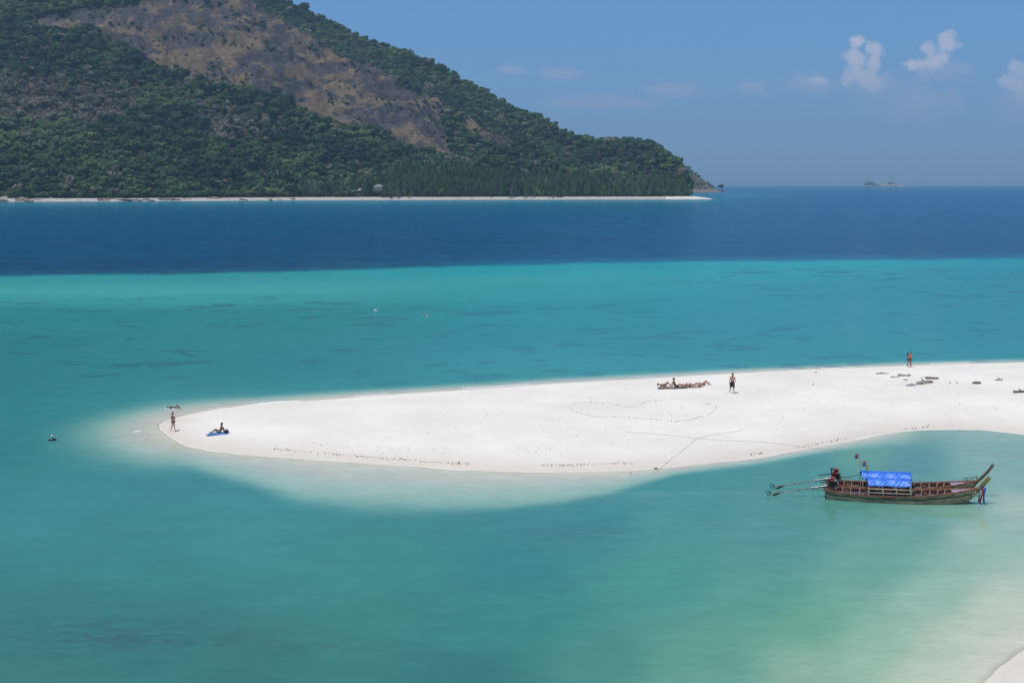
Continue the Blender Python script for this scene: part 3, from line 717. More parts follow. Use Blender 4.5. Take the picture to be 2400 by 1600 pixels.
def crown_mesh(name, seed, kind):
    rnd = random.Random(seed); v = []; f = []
    lobes = []
    if kind == 'round':
        for i in range(rnd.randint(5, 8)):
            a = rnd.uniform(0, 6.283); r = rnd.uniform(.15, .62)
            lobes.append((r * math.cos(a), r * math.sin(a), rnd.uniform(.45, 1.0), rnd.uniform(.34, .56), rnd.uniform(.26, .42)))
        n, q = 190, .21
    elif kind == 'spread':
        for i in range(rnd.randint(6, 9)):
            a = rnd.uniform(0, 6.283); r = rnd.uniform(.2, .85)
            lobes.append((r * math.cos(a), r * math.sin(a), rnd.uniform(.55, .85), rnd.uniform(.3, .45), rnd.uniform(.16, .26)))
        n, q = 180, .20
    elif kind == 'feather':
        for i in range(9):
            t = i / 8; r = (1 - t) * .22 + .05
            a = rnd.uniform(0, 6.283)
            lobes.append((r * math.cos(a), r * math.sin(a), .22 + .78 * t, .30 * (1 - t) ** .5 + .13, .17))
        n, q = 240, .085
    else:  # bare, twiggy
        for i in range(7):
            a = rnd.uniform(0, 6.283); r = rnd.uniform(.1, .6)
            lobes.append((r * math.cos(a), r * math.sin(a), rnd.uniform(.5, 1.0), .38, .3))
        n, q = 90, .11
    for k in range(n):
        L = lobes[rnd.randrange(len(lobes))]
        d = Vector((rnd.gauss(0, 1), rnd.gauss(0, 1), rnd.gauss(0.25, 1))).normalized()
        rr = rnd.uniform(.72, 1.06)
        p = Vector((L[0] + d.x * L[3] * rr, L[1] + d.y * L[3] * rr, L[2] + d.z * L[4] * rr))
        nn = (d + Vector((rnd.uniform(-.7, .7), rnd.uniform(-.7, .7), rnd.uniform(-.4, .8)))).normalized()
        t1 = nn.orthogonal().normalized(); t1 = Matrix.Rotation(rnd.uniform(0, 6.28), 3, nn) @ t1; t2 = nn.cross(t1)
        s1 = q * rnd.uniform(.6, 1.25); s2 = s1 * rnd.uniform(.45, .9)
        if kind == 'feather': t1 = Vector((t1.x * .4, t1.y * .4, -1)).normalized(); t2 = nn.cross(t1).normalized(); s2 = s1 * .5; s1 *= 1.5
        o = len(v)
        v += [p - t1 * s1, p + t2 * s2 - t1 * .2 * s1, p + t1 * s1, p - t2 * s2 + t1 * .15 * s1]; f.append((o, o + 1, o + 2, o + 3))
    if kind in ('round', 'spread'):   # the dense inside of the crown
        for L in lobes:
            mb = MB(); mb.ball((L[0], L[1], L[2]), (L[3] * .80, L[3] * .80, L[4] * .78), 7, 5)
            o = len(v); v += [Vector(p) * 1.0 for p in mb.v]; f += [tuple(i + o for i in q_) for q_ in mb.f]
    me = bpy.data.meshes.new(name); me.from_pydata([tuple(p) for p in v], [], f); me.update()
    return me
CR = {}
for k, n in (('round', 4), ('spread', 3), ('feather', 4), ('twig', 2)):
    CR[k] = [crown_mesh(k + '_crown', 100 + 13 * i + len(k) * 7, k) for i in range(n)]

def hill_height_sampler():
    PX, S, X, Y, Z, bare, dry, D0 = HILL
    return X, Y, Z
def scatter(seed, G, per_m2, bare, dry, accept=None):
    rng = np.random.default_rng(seed)
    X, Y, Z = G
    x00, x10, x01 = X[:-1, :-1], X[1:, :-1], X[:-1, 1:]; y00, y10, y01 = Y[:-1, :-1], Y[1:, :-1], Y[:-1, 1:]
    area = np.abs((x01 - x00) * (y10 - y00) - (x10 - x00) * (y01 - y00))
    w = area * per_m2
    n = rng.poisson(w); I, J = np.nonzero(n); rep = n[I, J]; I = np.repeat(I, rep); J = np.repeat(J, rep)
    u = rng.random(len(I)); v = rng.random(len(I))
    def b(A): return (A[I, J] * (1 - u) + A[I + 1, J] * u) * (1 - v) + (A[I, J + 1] * (1 - u) + A[I + 1, J + 1] * u) * v
    return b(X), b(Y), b(Z), b(bare), b(dry), I, J, rng

WOOD = bpy.data.collections.new('crown_kinds')        # never linked: only the shapes the wood repeats
def forest(name, pts, label, kinds):
    """one wood: crown shapes repeated on points with a size, a turn and a tint of their own"""
    me = bpy.data.meshes.new(name + '_points'); n = len(pts['x'])
    me.vertices.add(n); me.vertices.foreach_set('co', np.stack([pts['x'], pts['y'], pts['z']], -1).astype(np.float32).ravel())
    for k in ('tint', 'shade', 'rz', 'sx', 'sz'):
        a = me.attributes.new(k, 'FLOAT', 'POINT'); a.data.foreach_set('value', pts[k].astype(np.float32))
    a = me.attributes.new('kind', 'INT', 'POINT'); a.data.foreach_set('value', pts['kind'].astype(np.int32))
    me.update()
    o = bpy.data.objects.new(name, me); COL.objects.link(o)
    coll = bpy.data.collections.new(name + '_shapes')
    for i, cm in enumerate(kinds):
        c2 = cm.copy(); c2.materials.clear(); c2.materials.append(MAT_WOOD)
        po = bpy.data.objects.new('%s_shape_%02d' % (name, i), c2); coll.objects.link(po)
    ng = bpy.data.node_groups.new(name + '_scatter', 'GeometryNodeTree')
    ng.interface.new_socket('Geometry', in_out='INPUT', socket_type='NodeSocketGeometry'); ng.interface.new_socket('Geometry', in_out='OUTPUT', socket_type='NodeSocketGeometry')
    gi = ng.nodes.new('NodeGroupInput'); go = ng.nodes.new('NodeGroupOutput')
    ci = ng.nodes.new('GeometryNodeCollectionInfo'); ci.inputs['Collection'].default_value = coll; ci.inputs['Separate Children'].default_value = True; ci.inputs['Reset Children'].default_value = True
    ip = ng.nodes.new('GeometryNodeInstanceOnPoints'); ip.inputs['Pick Instance'].default_value = True
    def na(nm, dt='FLOAT'):
        q = ng.nodes.new('GeometryNodeInputNamedAttribute'); q.data_type = dt; q.inputs[0].default_value = nm; return q.outputs[0]
    cx = ng.nodes.new('ShaderNodeCombineXYZ'); ng.links.new(na('sx'), cx.inputs[0]); ng.links.new(na('sx'), cx.inputs[1]); ng.links.new(na('sz'), cx.inputs[2])
    cr = ng.nodes.new('ShaderNodeCombineXYZ'); ng.links.new(na('rz'), cr.inputs[2])
    ng.links.new(gi.outputs[0], ip.inputs['Points']); ng.links.new(ci.outputs[0], ip.inputs['Instance']); ng.links.new(na('kind', 'INT'), ip.inputs['Instance Index'])
    ng.links.new(cr.outputs[0], ip.inputs['Rotation']); ng.links.new(cx.outputs[0], ip.inputs['Scale']); ng.links.new(ip.outputs[0], go.inputs[0])
    md = o.modifiers.new('scatter', 'NODES'); md.node_group = ng
    return tag(o, label, None, None, 'stuff')

def woods():
    PX, S, X, Y, Z, bare, dry, D0 = HILL
    Sm = 0.5 * (S[:-1, :-1] + S[1:, 1:]); Pm = PX[:-1, :-1]
    vis = (Sm > .12) & (Sm < 3.3)
    dens = np.where(Sm < 2, 1 / 42.0, 1 / 56.0) * vis * np.interp(Pm, [-1500, -300, -100, 1640], [.0, .15, 1, 1])
    top = proj(X, Y, Z)[1][:-1, :-1]
    dens = np.where(top < -90, dens * .08, dens)
    x, y, z, bq, dq, I, J, rng = scatter(5, (X, Y, Z), dens, bare, dry)
    s = Sm[I, J]; px = Pm[I, J]; py = proj(x, y, z)[1]
    off = y - interp(px, D0K)
    n = len(x)
    clump = fbm(x * .016, (y + z) * .018, 4, 81, .6)
    keep = (rng.random(n) > bq * (1.12 - .9 * sstep(.02, .16, clump) - .18)) & (off > 34)
    keep &= ~((dq > .4) & (rng.random(n) < .15))
    # buildings' clearing
    keep &= ~(((np.abs(px - 888) < 26) | (np.abs(px - 842) < 16)) & (off < 75))
    shrub = (bq > .3)
    r = rng.random(n)
    casu = (off < 60 + 150 * sstep(700, 1000, px)) & (px > 690) & (s < 1.5) & (rng.random(n) < .9 * sstep(690, 950, px)) | ((px > 1200) & (s < 1.25) & (r < .7))
    kind = np.where(casu, 7 + (rng.random(n) * 4).astype(int), (rng.random(n) * 7).astype(int))
    R0 = 2.6 + 7.6 * rng.random(n) ** 1.5 * (1 + .35 * (rng.random(n) > .93))
    sx = np.where(casu, rng.uniform(8, 13, n), R0); sz = np.where(casu, rng.uniform(12, 23, n), R0 * rng.uniform(1.0, 1.5, n))
    sx = np.where(shrub, rng.uniform(1.0, 2.5, n) ** 1.6, sx); sz = np.where(shrub, sx * rng.uniform(.8, 1.2, n), sz)
    big = fbm(x * .008, (y + z) * .010, 4, 82); med = fbm(x * .035, (y + z) * .035, 2, 83)
    tint = .30 + 1.5 * big + .65 * med + rng.normal(0, .12, n)
    low = 1 - sstep(0, 260, off - 20); tint = tint + .16 * low
    tint = np.clip(tint, 0.0, .74)
    tw = rng.random(n) < (.22 * (rng.random(n) < .5) + .90 * np.clip(dq * 1.5, 0, 1))
    tint = np.where(tw, rng.uniform(.78, 1.0, n), tint)
    tint = np.where(shrub & (rng.random(n) < .5), rng.uniform(.72, .95, n), tint)
    kind = np.where(tw & (rng.random(n) < .55) & ~casu, 11 + (rng.random(n) * 2).astype(int), kind)
    tint = np.where(casu, np.clip(.54 + .5 * med + rng.normal(0, .08, n), .34, .74), tint)
    P = dict(x=x, y=y, z=z - np.where(casu, 1.0, .2), tint=tint, shade=np.clip(.48 + 1.9 * fbm(x * .013, (y + z) * .016, 4, 88) + rng.normal(0, .24, n), 0, 1), rz=rng.uniform(0, 6.28, n), sx=sx, sz=sz, kind=kind)
    P = {k: v[keep] for k, v in P.items()}
    # the wood behind the spit, on the headland
    hx, hS, HX, HY, HZ = HEAD
    hm = hS[:-1, :-1]; hp = hx[:-1, :-1]
    dn = np.where(hm < 1.15, 1 / 75.0, 0) * np.interp(hp, [1340, 1590, 1625, 1702], [1, 1, .30, .10]) * (hm > .10)
    x, y, z, _, _, I, J, rng = scatter(6, (HX, HY, HZ), dn, HZ * 0, HZ * 0)
    n = len(x); pp = hp[I, J]; sc = np.interp(pp, [1340, 1600, 1640, 1702], [1.25, 1.1, .55, .4])
    R0 = rng.uniform(4, 8, n) * sc
    t = np.where(pp > 1600, rng.uniform(.5, 1.0, n), np.clip(.22 + fbm(x * .02, y * .02 + z * .02, 3, 84) + rng.normal(0, .1, n), 0, .85))
    Q = dict(x=x, y=y, z=z - .2, tint=t, shade=rng.random(n), rz=rng.uniform(0, 6.28, n), sx=R0, sz=R0 * rng.uniform(1, 1.5, n), kind=(rng.random(n) * 7).astype(int))
    P = {k: np.concatenate([P[k], Q[k]]) for k in P}
    forest('forest', P, 'dense mixed wood covering the island hill', CR['round'] + CR['spread'] + CR['feather'] + CR['twig'])
    print('forest trees', len(P['x']))
woods()

def hill_z(X0, Y0):
    PX, S, X, Y, Z, bare, dry, D0 = HILL
    i = int(np.argmin((X - X0) ** 2 + (Y - Y0) ** 2)); return float(Z.ravel()[i])
TRUNKS = {}
def trunk_mesh(kind, pale=False):
    key = (kind, pale)
    if key in TRUNKS: return TRUNKS[key]
    mb = MB()
    if kind == 'feather':
        mb.tube([(0, 0, -.05), (.01, 0, .3), (0, .01, .6), (0, 0, .97)], [.020, .015, .010, .003], 6)
    else:
        mb.tube([(0, 0, -.15), (.03, 0, .25), (0, .03, .6), (0, 0, .8)], [.07, .05, .04, .02], 6)
        for k in range(5):
            a = k * 1.26; mb.tube([(0, 0, .28 + .07 * k), (.3 * math.cos(a), .3 * math.sin(a), .55 + .05 * k), (.55 * math.cos(a), .55 * math.sin(a), .75 + .04 * k)], [.03, .02, .008], 5)
    me = bpy.data.meshes.new('trunk'); me.from_pydata([tuple(p) for p in mb.v], [], mb.f); me.materials.append(MAT_PALE if pale else MAT_TRUNK)
    TRUNKS[key] = me; return me
LM = {}
def tree(name, kind, i, loc, sx, sz, label, cat, group=None, mat=None):
    key = (kind, i, mat.name)
    if key not in LM:
        c2 = CR[kind][i].copy(); c2.materials.clear(); c2.materials.append(mat); LM[key] = c2
    r = empty(name, loc, random.uniform(0, 6.28), label, cat, group); r.scale = (sx, sx, sz)
    for nm, me in (('crown', LM[key]), ('trunk', trunk_mesh(kind))):
        c = bpy.data.objects.new(nm, me); COL.objects.link(c); c.parent = r
    return r
def shore_trees():
    rnd = random.Random(3)
    D0 = lambda px: float(interp(px, D0K))
    for i in range(150):                 # casuarinas behind the white beach
        px = 708 + (1606 - 708) * (i + rnd.uniform(-.4, .4)) / 150
        if abs(px - 888) < 12 or abs(px - 842) < 9: continue
        off = rnd.uniform(33, 50) if px < 1560 else rnd.uniform(30, 40)
        Y = D0(px) + off; X = (px - 1200) / FPX * (Y * cT + H * sT)
        s = rnd.uniform(.62, 1.15) * np.interp(px, [700, 900, 1610], [.8, 1.0, 1.05])
        tree('casuarina_tree', 'feather', rnd.randrange(4), (X, Y, 3.4), 10.5 * s, 19.5 * s, 'tall feathery grey-green casuarina in the row behind the far white beach', 'tree', 'casuarinas along the far beach', MAT_NEEDLE)
    for i in range(110):                 # broadleaved trees leaning over the rocky shore
        px = -60 + 770 * (i + rnd.uniform(-.4, .4)) / 110
        Y = D0(px) + rnd.uniform(29, 42); X = (px - 1200) / FPX * (Y * cT + H * sT)
        r = rnd.uniform(4.0, 6.8)
        k = rnd.choice(['round', 'round', 'spread'])
        tree('shore_tree', k, rnd.randrange(3), (X, Y, 2.8), r, r * rnd.uniform(1.1, 1.5), 'round dark green tree at the foot of the wood above the rocky shore', 'tree', 'broadleaved trees along the rocky shore', MAT_LEAF)
shore_trees()

def lone_trees():
    # trees that stand clear of the rest
    def ridge(px, py_base, Y): return at(px, py_base, Y)
    p = at(1690, 441, 2960); tree('headland_tree', 'round', 1, (p.x, p.y, p.z - 2), 9, 9, 'small dark round tree alone on the tip of the headland', 'tree', None, MAT_LEAF)
    yl = leaf_mat('yellow_green_leaves', False, [(0, (.15, .17, .05)), (1, (.17, .19, .06))])
    D = float(interp(1035, D0K)); Y = D + 27; X = (1035 - 1200) / FPX * Y
    tree('young_tree', 'round', 2, (X, Y, 3.2), 4.2, 8.5, 'bright yellow-green young tree in front of the casuarinas', 'tree', None, yl)
    D = float(interp(1005, D0K)); Y = D + 29; X = (1000 - 1200) / FPX * Y
    tree('young_tree', 'round', 0, (X, Y, 3.2), 5.0, 7.5, 'olive green bushy tree left of the yellow-green young tree', 'tree', None, leaf_mat('olive_leaves', False, [(0, (.085, .105, .045)), (1, (.10, .12, .05))]))
    # the bleached dead tree on the left slope
    best = None
    PX, S, HX, HY, HZ, *_ = HILL
    pr = proj(HX, HY, HZ); j = np.argmin((pr[0] - 16) ** 2 + (pr[1] - 292) ** 2 + 1e5 * ((S < 1) | (S > 2))); 
    loc = (float(HX.ravel()[j]), float(HY.ravel()[j]), float(HZ.ravel()[j]))
    r = empty('dead_tree', loc, 0, 'bleached white dead tree standing among the dry trees at far left', 'tree')
    mb = MB(); mb.tube([(0, 0, -1), (.4, -2, 6), (.2, -5, 13)], [.7, .5, .35], 6); mb.build('trunk', MAT_PALE, r)
    mb = MB(); rnd = random.Random(4)
    for k in range(9):
        a = rnd.uniform(0, 6.28); z0 = rnd.uniform(6, 13)
        mb.tube([(.2, -4 * z0 / 13, z0), (3 * math.cos(a), 2 * math.sin(a) - 5, z0 + 4), (5 * math.cos(a + .3), 3 * math.sin(a) - 6, z0 + rnd.uniform(5, 8))], [.32, .25, .12], 5)
    mb.build('branches', MAT_PALE, r)
    # emergent trees along the skyline
    rnd = random.Random(9)
    PXr = [(1395, 330, 1), (1030, 163, 0), (1108, 206, 2), (1180, 240, 0), (1215, 262, 1), (1255, 276, 2), (985, 140, 1), (905, 110, 0), (1322, 306, 2), (1300, 290, 0), (1150, 226, 3)]
    nth = ['lowest', 'second', 'third', 'fourth', 'fifth', 'sixth', 'seventh', 'eighth', 'ninth', 'topmost']; ordr = sorted([p[0] for p in PXr if p[0] != 1395], reverse=True)
    for px, py, k in PXr:
        Y = float(interp(px, D0K)) + max(float(interp(px, Y1K)), 50) + float(interp(px, Y2K)) if px != 1395 else 2720 + 300
        q = at(px, py, Y); r_ = rnd.uniform(5.5, 7.5) * (1.6 if px == 1395 else 1)
        tree('skyline_tree', 'spread', k % 3, (q.x, q.y, q.z - r_ * 1.1), r_, r_ * 1.6,
             'flat-topped tree standing highest on the saddle of the skyline' if px == 1395 else '%s of the ten spreading trees on the ridge skyline, counted up from the saddle' % nth[ordr.index(px)], 'tree', None if px == 1395 else 'trees breaking the skyline', MAT_LEAF)
lone_trees()

# ------------------------------------------------------------------ people
def skin_mat(name, c): return mat_basic(name, c, .55, .10, 3.0, .35)
SK = {'tan': skin_mat('tanned_skin', (.34, .175, .115)), 'pale': skin_mat('fair_skin', (.52, .33, .25)), 'brown': skin_mat('brown_skin', (.25, .125, .085)), 'red': skin_mat('sunburnt_skin', (.42, .20, .14))}
HAIR = {'black': mat_basic('black_hair', (.016, .013, .012), .6, .2, 20), 'brown': mat_basic('brown_hair', (.05, .03, .018), .6, .2, 20), 'fair': mat_basic('fair_hair', (.30, .21, .11), .6, .2, 20)}
EYE = mat_basic('eye', (.03, .025, .02), .3, .1)
def cloth(name, c): return mat_basic(name, c, .85, .15, 14)
FABRIC = {k: cloth(k + '_fabric', c) for k, c in dict(black=(.018, .018, .022), charcoal=(.035, .035, .042), blue=(.03, .10, .42), grey=(.22, .21, .20), yellow=(.55, .48, .10), red=(.30, .03, .035), white=(.7, .69, .67), navy=(.02, .03, .09), olive=(.10, .10, .05), teal=(.04, .22, .30)).items()}

STAND = dict(pelvis=(0, 0, .93), belly=(0, .005, 1.08), chest=(0, 0, 1.27), neck=(0, .01, 1.44), jaw=(0, -.015, 1.53), head=(0, .0, 1.62), crown=(0, .015, 1.69),
             shL=(.17, .01, 1.39), elL=(.23, .03, 1.12), wrL=(.25, -.02, .88), fiL=(.25, -.05, .76), shR=(-.17, .01, 1.39), elR=(-.23, .03, 1.12), wrR=(-.25, -.02, .88), fiR=(-.25, -.05, .76),
             hpL=(.09, 0, .90), knL=(.10, -.02, .49), anL=(.11, .03, .09), toL=(.13, -.13, .03), hpR=(-.09, 0, .90), knR=(-.10, -.02, .49), anR=(-.11, .03, .09), toR=(-.13, -.13, .03))
ORDER = list(STAND)
EDG = [('pelvis', 'belly'), ('belly', 'chest'), ('chest', 'neck'), ('neck', 'jaw'), ('jaw', 'head'), ('head', 'crown'), ('chest', 'shL'), ('shL', 'elL'), ('elL', 'wrL'), ('chest', 'shR'), ('shR', 'elR'), ('elR', 'wrR'),
       ('pelvis', 'hpL'), ('hpL', 'knL'), ('knL', 'anL'), ('anL', 'toL'), ('pelvis', 'hpR'), ('hpR', 'knR'), ('knR', 'anR'), ('anR', 'toR')]
RAD = dict(pelvis=.145, belly=.118, chest=.145, neck=.052, jaw=.070, head=.090, crown=.062, sh=.062, el=.043, wr=.028, hp=.093, kn=.058, an=.036, to=.030)
def rad(k): return RAD.get(k, RAD.get(k[:2], .04))
FLOOR_POSES = {
    # the figure's front is -Y; here X runs along the body for lying and sitting ones
    'sit': dict(pelvis=(0, 0, .12), belly=(.08, 0, .26), chest=(.14, 0, .44), neck=(.15, 0, .60), jaw=(.135, 0, .69), head=(.15, 0, .78), crown=(.165, 0, .85),
                shL=(.16, -.17, .56), elL=(.30, -.21, .32), wrL=(.36, -.22, .08), fiL=(.45, -.22, .03), shR=(.16, .17, .56), elR=(.30, .21, .32), wrR=(.36, .22, .08), fiR=(.45, .22, .03),
                hpL=(-.04, -.09, .11), knL=(-.42, -.11, .26), anL=(-.78, -.11, .06), toL=(-.88, -.12, .13), hpR=(-.04, .09, .11), knR=(-.40, .12, .34), anR=(-.70, .12, .06), toR=(-.82, .13, .08)),
    'back': dict(pelvis=(0, 0, .11), belly=(.16, 0, .11), chest=(.35, 0, .13), neck=(.53, 0, .12), jaw=(.61, 0, .13), head=(.70, 0, .13), crown=(.78, 0, .13),
                 shL=(.47, -.17, .11), elL=(.24, -.26, .06), wrL=(.02, -.26, .06), fiL=(-.09, -.26, .04), shR=(.47, .17, .11), elR=(.62, .34, .06), wrR=(.78, .24, .08), fiR=(.84, .15, .08),
                 hpL=(-.04, -.09, .10), knL=(-.42, -.12, .11), anL=(-.82, -.14, .06), toL=(-.88, -.16, .17), hpR=(-.04, .09, .10), knR=(-.42, .12, .13), anR=(-.82, .13, .06), toR=(-.88, .15, .16)),
    'knees': dict(pelvis=(0, 0, .11), belly=(.16, 0, .11), chest=(.35, 0, .14), neck=(.52, 0, .14), jaw=(.60, 0, .17), head=(.69, 0, .19), crown=(.76, 0, .20),
                  shL=(.47, -.17, .12), elL=(.34, -.33, .06), wrL=(.16, -.26, .17), fiL=(.08, -.20, .20), shR=(.47, .17, .12), elR=(.28, .28, .06), wrR=(.06, .25, .07), fiR=(-.04, .25, .05),
                  hpL=(-.04, -.09, .11), knL=(-.30, -.11, .45), anL=(-.56, -.12, .08), toL=(-.70, -.13, .03), hpR=(-.04, .09, .11), knR=(-.34, .12, .36), anR=(-.68, .12, .07), toR=(-.81, .13, .03)),
    'front': dict(pelvis=(0, 0, .12), belly=(.16, 0, .11), chest=(.35, 0, .13), neck=(.52, 0, .15), jaw=(.60, -.02, .15), head=(.69, -.02, .14), crown=(.77, -.02, .14),
                  shL=(.46, -.17, .12), elL=(.66, -.28, .05), wrL=(.82, -.14, .06), fiL=(.86, -.04, .05), shR=(.46, .17, .12), elR=(.66, .28, .05), wrR=(.82, .14, .06), fiR=(.86, .05, .05),
                  hpL=(-.04, -.09, .11), knL=(-.42, -.12, .07), anL=(-.80, -.14, .07), toL=(-.90, -.15, .02), hpR=(-.04, .09, .11), knR=(-.42, .12, .07), anR=(-.80, .14, .07), toR=(-.90, .15, .02)),
}
def bake_skin(verts, edges, radii, sub=1):
    me = bpy.data.meshes.new('tmp'); me.from_pydata(verts, edges, []); me.update()
    o = bpy.data.objects.new('tmp', me); COL.objects.link(o)
    md = o.modifiers.new('s', 'SKIN'); md.use_smooth_shade = True
    for i, sv in enumerate(me.skin_vertices[0].data):
        sv.radius = (radii[i], radii[i]); sv.use_root = (i == 0)
    sb = o.modifiers.new('u', 'SUBSURF'); sb.levels = sub; sb.render_levels = sub
    dg = bpy.context.evaluated_depsgraph_get(); dg.update()
    ev = o.evaluated_get(dg); m2 = bpy.data.meshes.new_from_object(ev)
    vs = [v.co.copy() for v in m2.vertices]; fs = [tuple(p.vertices) for p in m2.polygons]
    bpy.data.objects.remove(o); bpy.data.meshes.remove(me); bpy.data.meshes.remove(m2)
    return vs, fs
def person(loc, rz, label, pose=None, height=1.7, skin='tan', hair='black', wear=(), group=None, build=1.0, longhair=False, sink=0.0, base=None):
    J = dict(STAND if base is None else FLOOR_POSES[base])
    if pose: J.update(pose)
    J = {k: Vector(v) for k, v in J.items()}
    r = empty('person', loc, rz, label, 'person', group); s = height / 1.73; r.scale = (s, s, s)
    keys = [k for k in ORDER if not k.startswith('fi')]; ix = {k: i for i, k in enumerate(keys)}
    vs, fs = bake_skin([tuple(J[k]) for k in keys], [(ix[a], ix[b]) for a, b in EDG], [rad(k) * (build if k in ('belly', 'chest', 'pelvis') else 1) for k in keys], 1)
    mb = MB(); mb.v = [tuple(v) for v in vs]; mb.f = fs
    up = (J['crown'] - J['jaw']).normalized(); right = (J['shL'] - J['shR']).normalized(); fwd = up.cross(right).normalized()
    if base is None and not pose: pass
    if base in (None,) : fwd = -right.cross(up) * -1; fwd = right.cross(up) if right.cross(up).y < 0 else up.cross(right)
    else:
        want = {'sit': Vector((-1, 0, 0)), 'back': Vector((0, 0, 1)), 'knees': Vector((-.3, 0, 1)), 'front': Vector((0, -.6, -.5))}[base]
        fwd = (want - up * want.dot(up)).normalized()
    side = up.cross(fwd).normalized(); hd = J['head']
    # nose, chin, ears in the same skin
    mb.tube([hd + fwd * .070 + up * .02, hd + fwd * .105 - up * .03], [.010, .017], 6)
    mb.ball(hd + fwd * .055 - up * .085, (.035, .035, .028), 6, 4)
    for q in (-1, 1): mb.ball(hd + side * (.086 * q) - up * .01, (.016, .02, .03), 6, 4)
    # hands: palm and five unequal, slightly bent fingers
    for S_ in 'LR':
        w = J['wr' + S_]; t = J['fi' + S_]; d = (t - w).normalized(); sd_ = d.cross(Vector((0, 0, 1)) if abs(d.z) < .8 else Vector((0, 1, 0))).normalized(); nn = d.cross(sd_)
        mb.tube([w - d * .02, w + d * .03, w + d * .085], [.026, .036, .034], 6)
        for i, ln in enumerate((.062, .075, .080, .070)):
            o_ = w + d * .08 + sd_ * (-.027 + .018 * i)
            mb.tube([o_, o_ + d * ln * .55 + nn * .006, o_ + d * ln * .95 + nn * .022], [.0095, .0085, .006], 5)
        o_ = w + d * .025 - sd_ * .032; mb.tube([o_, o_ - sd_ * .025 + d * .03, o_ - sd_ * .028 + d * .065 + nn * .01], [.013, .011, .008], 5)
    body = mb.build('body', SK[skin], r, True)
    for q in (-1, 1):
        e = MB(); e.ball(hd + fwd * .080 + side * (.032 * q) + up * .012, (.012, .012, .010), 6, 4); e.build('eye', EYE, r, True)
    h = MB(); c = hd + up * .022 - fwd * .018
    def hp(u, v):
        th = u * math.pi * .68; ph = v * 2 * math.pi
        n_ = up * math.cos(th) + (fwd * math.cos(ph) + side * math.sin(ph)) * math.sin(th)
        cut = max(0, n_.dot(fwd)) * (.055 if th > 1.1 else .0)
        return c + n_ * (.114 - cut)
    h.grid(hp, 7, 12)
    if longhair: h.tube([hd - fwd * .08, hd - fwd * .11 - up * .10, J['neck'] - fwd * .09 - up * .08, J['neck'] - fwd * .10 - up * .18], [.05, .055, .045, .02], 8)
    h.build('hair', HAIR[hair] if hair in HAIR else FABRIC[hair], r, True)
    for kind, colr in wear:
        w = MB(); P, B, Cc = J['pelvis'], J['belly'], J['chest']
        ax = (B - P).normalized()
        if kind == 'shorts':
            w.tube([P + ax * .09, P + ax * .01, P - ax * .08], [.150, .168, .12], 12)
            for S_ in 'LR':
                a, b = J['hp' + S_], J['kn' + S_]; w.tube([a + (a - b).normalized() * .04, a + (b - a) * .45, a + (b - a) * .92], [.125, .108, .100], 10)
        elif kind == 'briefs':
            w.tube([P + ax * .035, P - ax * .02, P - ax * .10], [.148, .160, .10], 12)
            for S_ in 'LR':
                a, b = J['hp' + S_], J['kn' + S_]; w.tube([a, a + (b - a) * .12], [.112, .108], 10)
        elif kind == 'bikini_top':
            w.tube([Cc - ax * .005, Cc + ax * .035], [.152, .152], 12, caps=False)
            for q in (-1, 1): w.ball(Cc + fwd_body(J, base) * .10 + side_body(J) * (.065 * q) + ax * .01, (.058, .058, .058), 8, 5)
        elif kind == 'shirt':
            w.tube([P, B, Cc, Cc + ax * .14], [.155, .135, .162, .10], 12)
            for S_ in 'LR':
                a, b = J['sh' + S_], J['el' + S_]; w.tube([a - (b - a) * .1, a, a + (b - a) * .85], [.06, .075, .055], 8)
        w.build(kind, FABRIC[colr], r, True)
    return r
def side_body(J): return (J['shL'] - J['shR']).normalized()
def fwd_body(J, base):
    if base is None: return Vector((0, -1, 0))
    return {'sit': Vector((-.9, 0, .2)), 'back': Vector((0, 0, 1)), 'knees': Vector((0, 0, 1)), 'front': Vector((0, 0, -1))}[base]

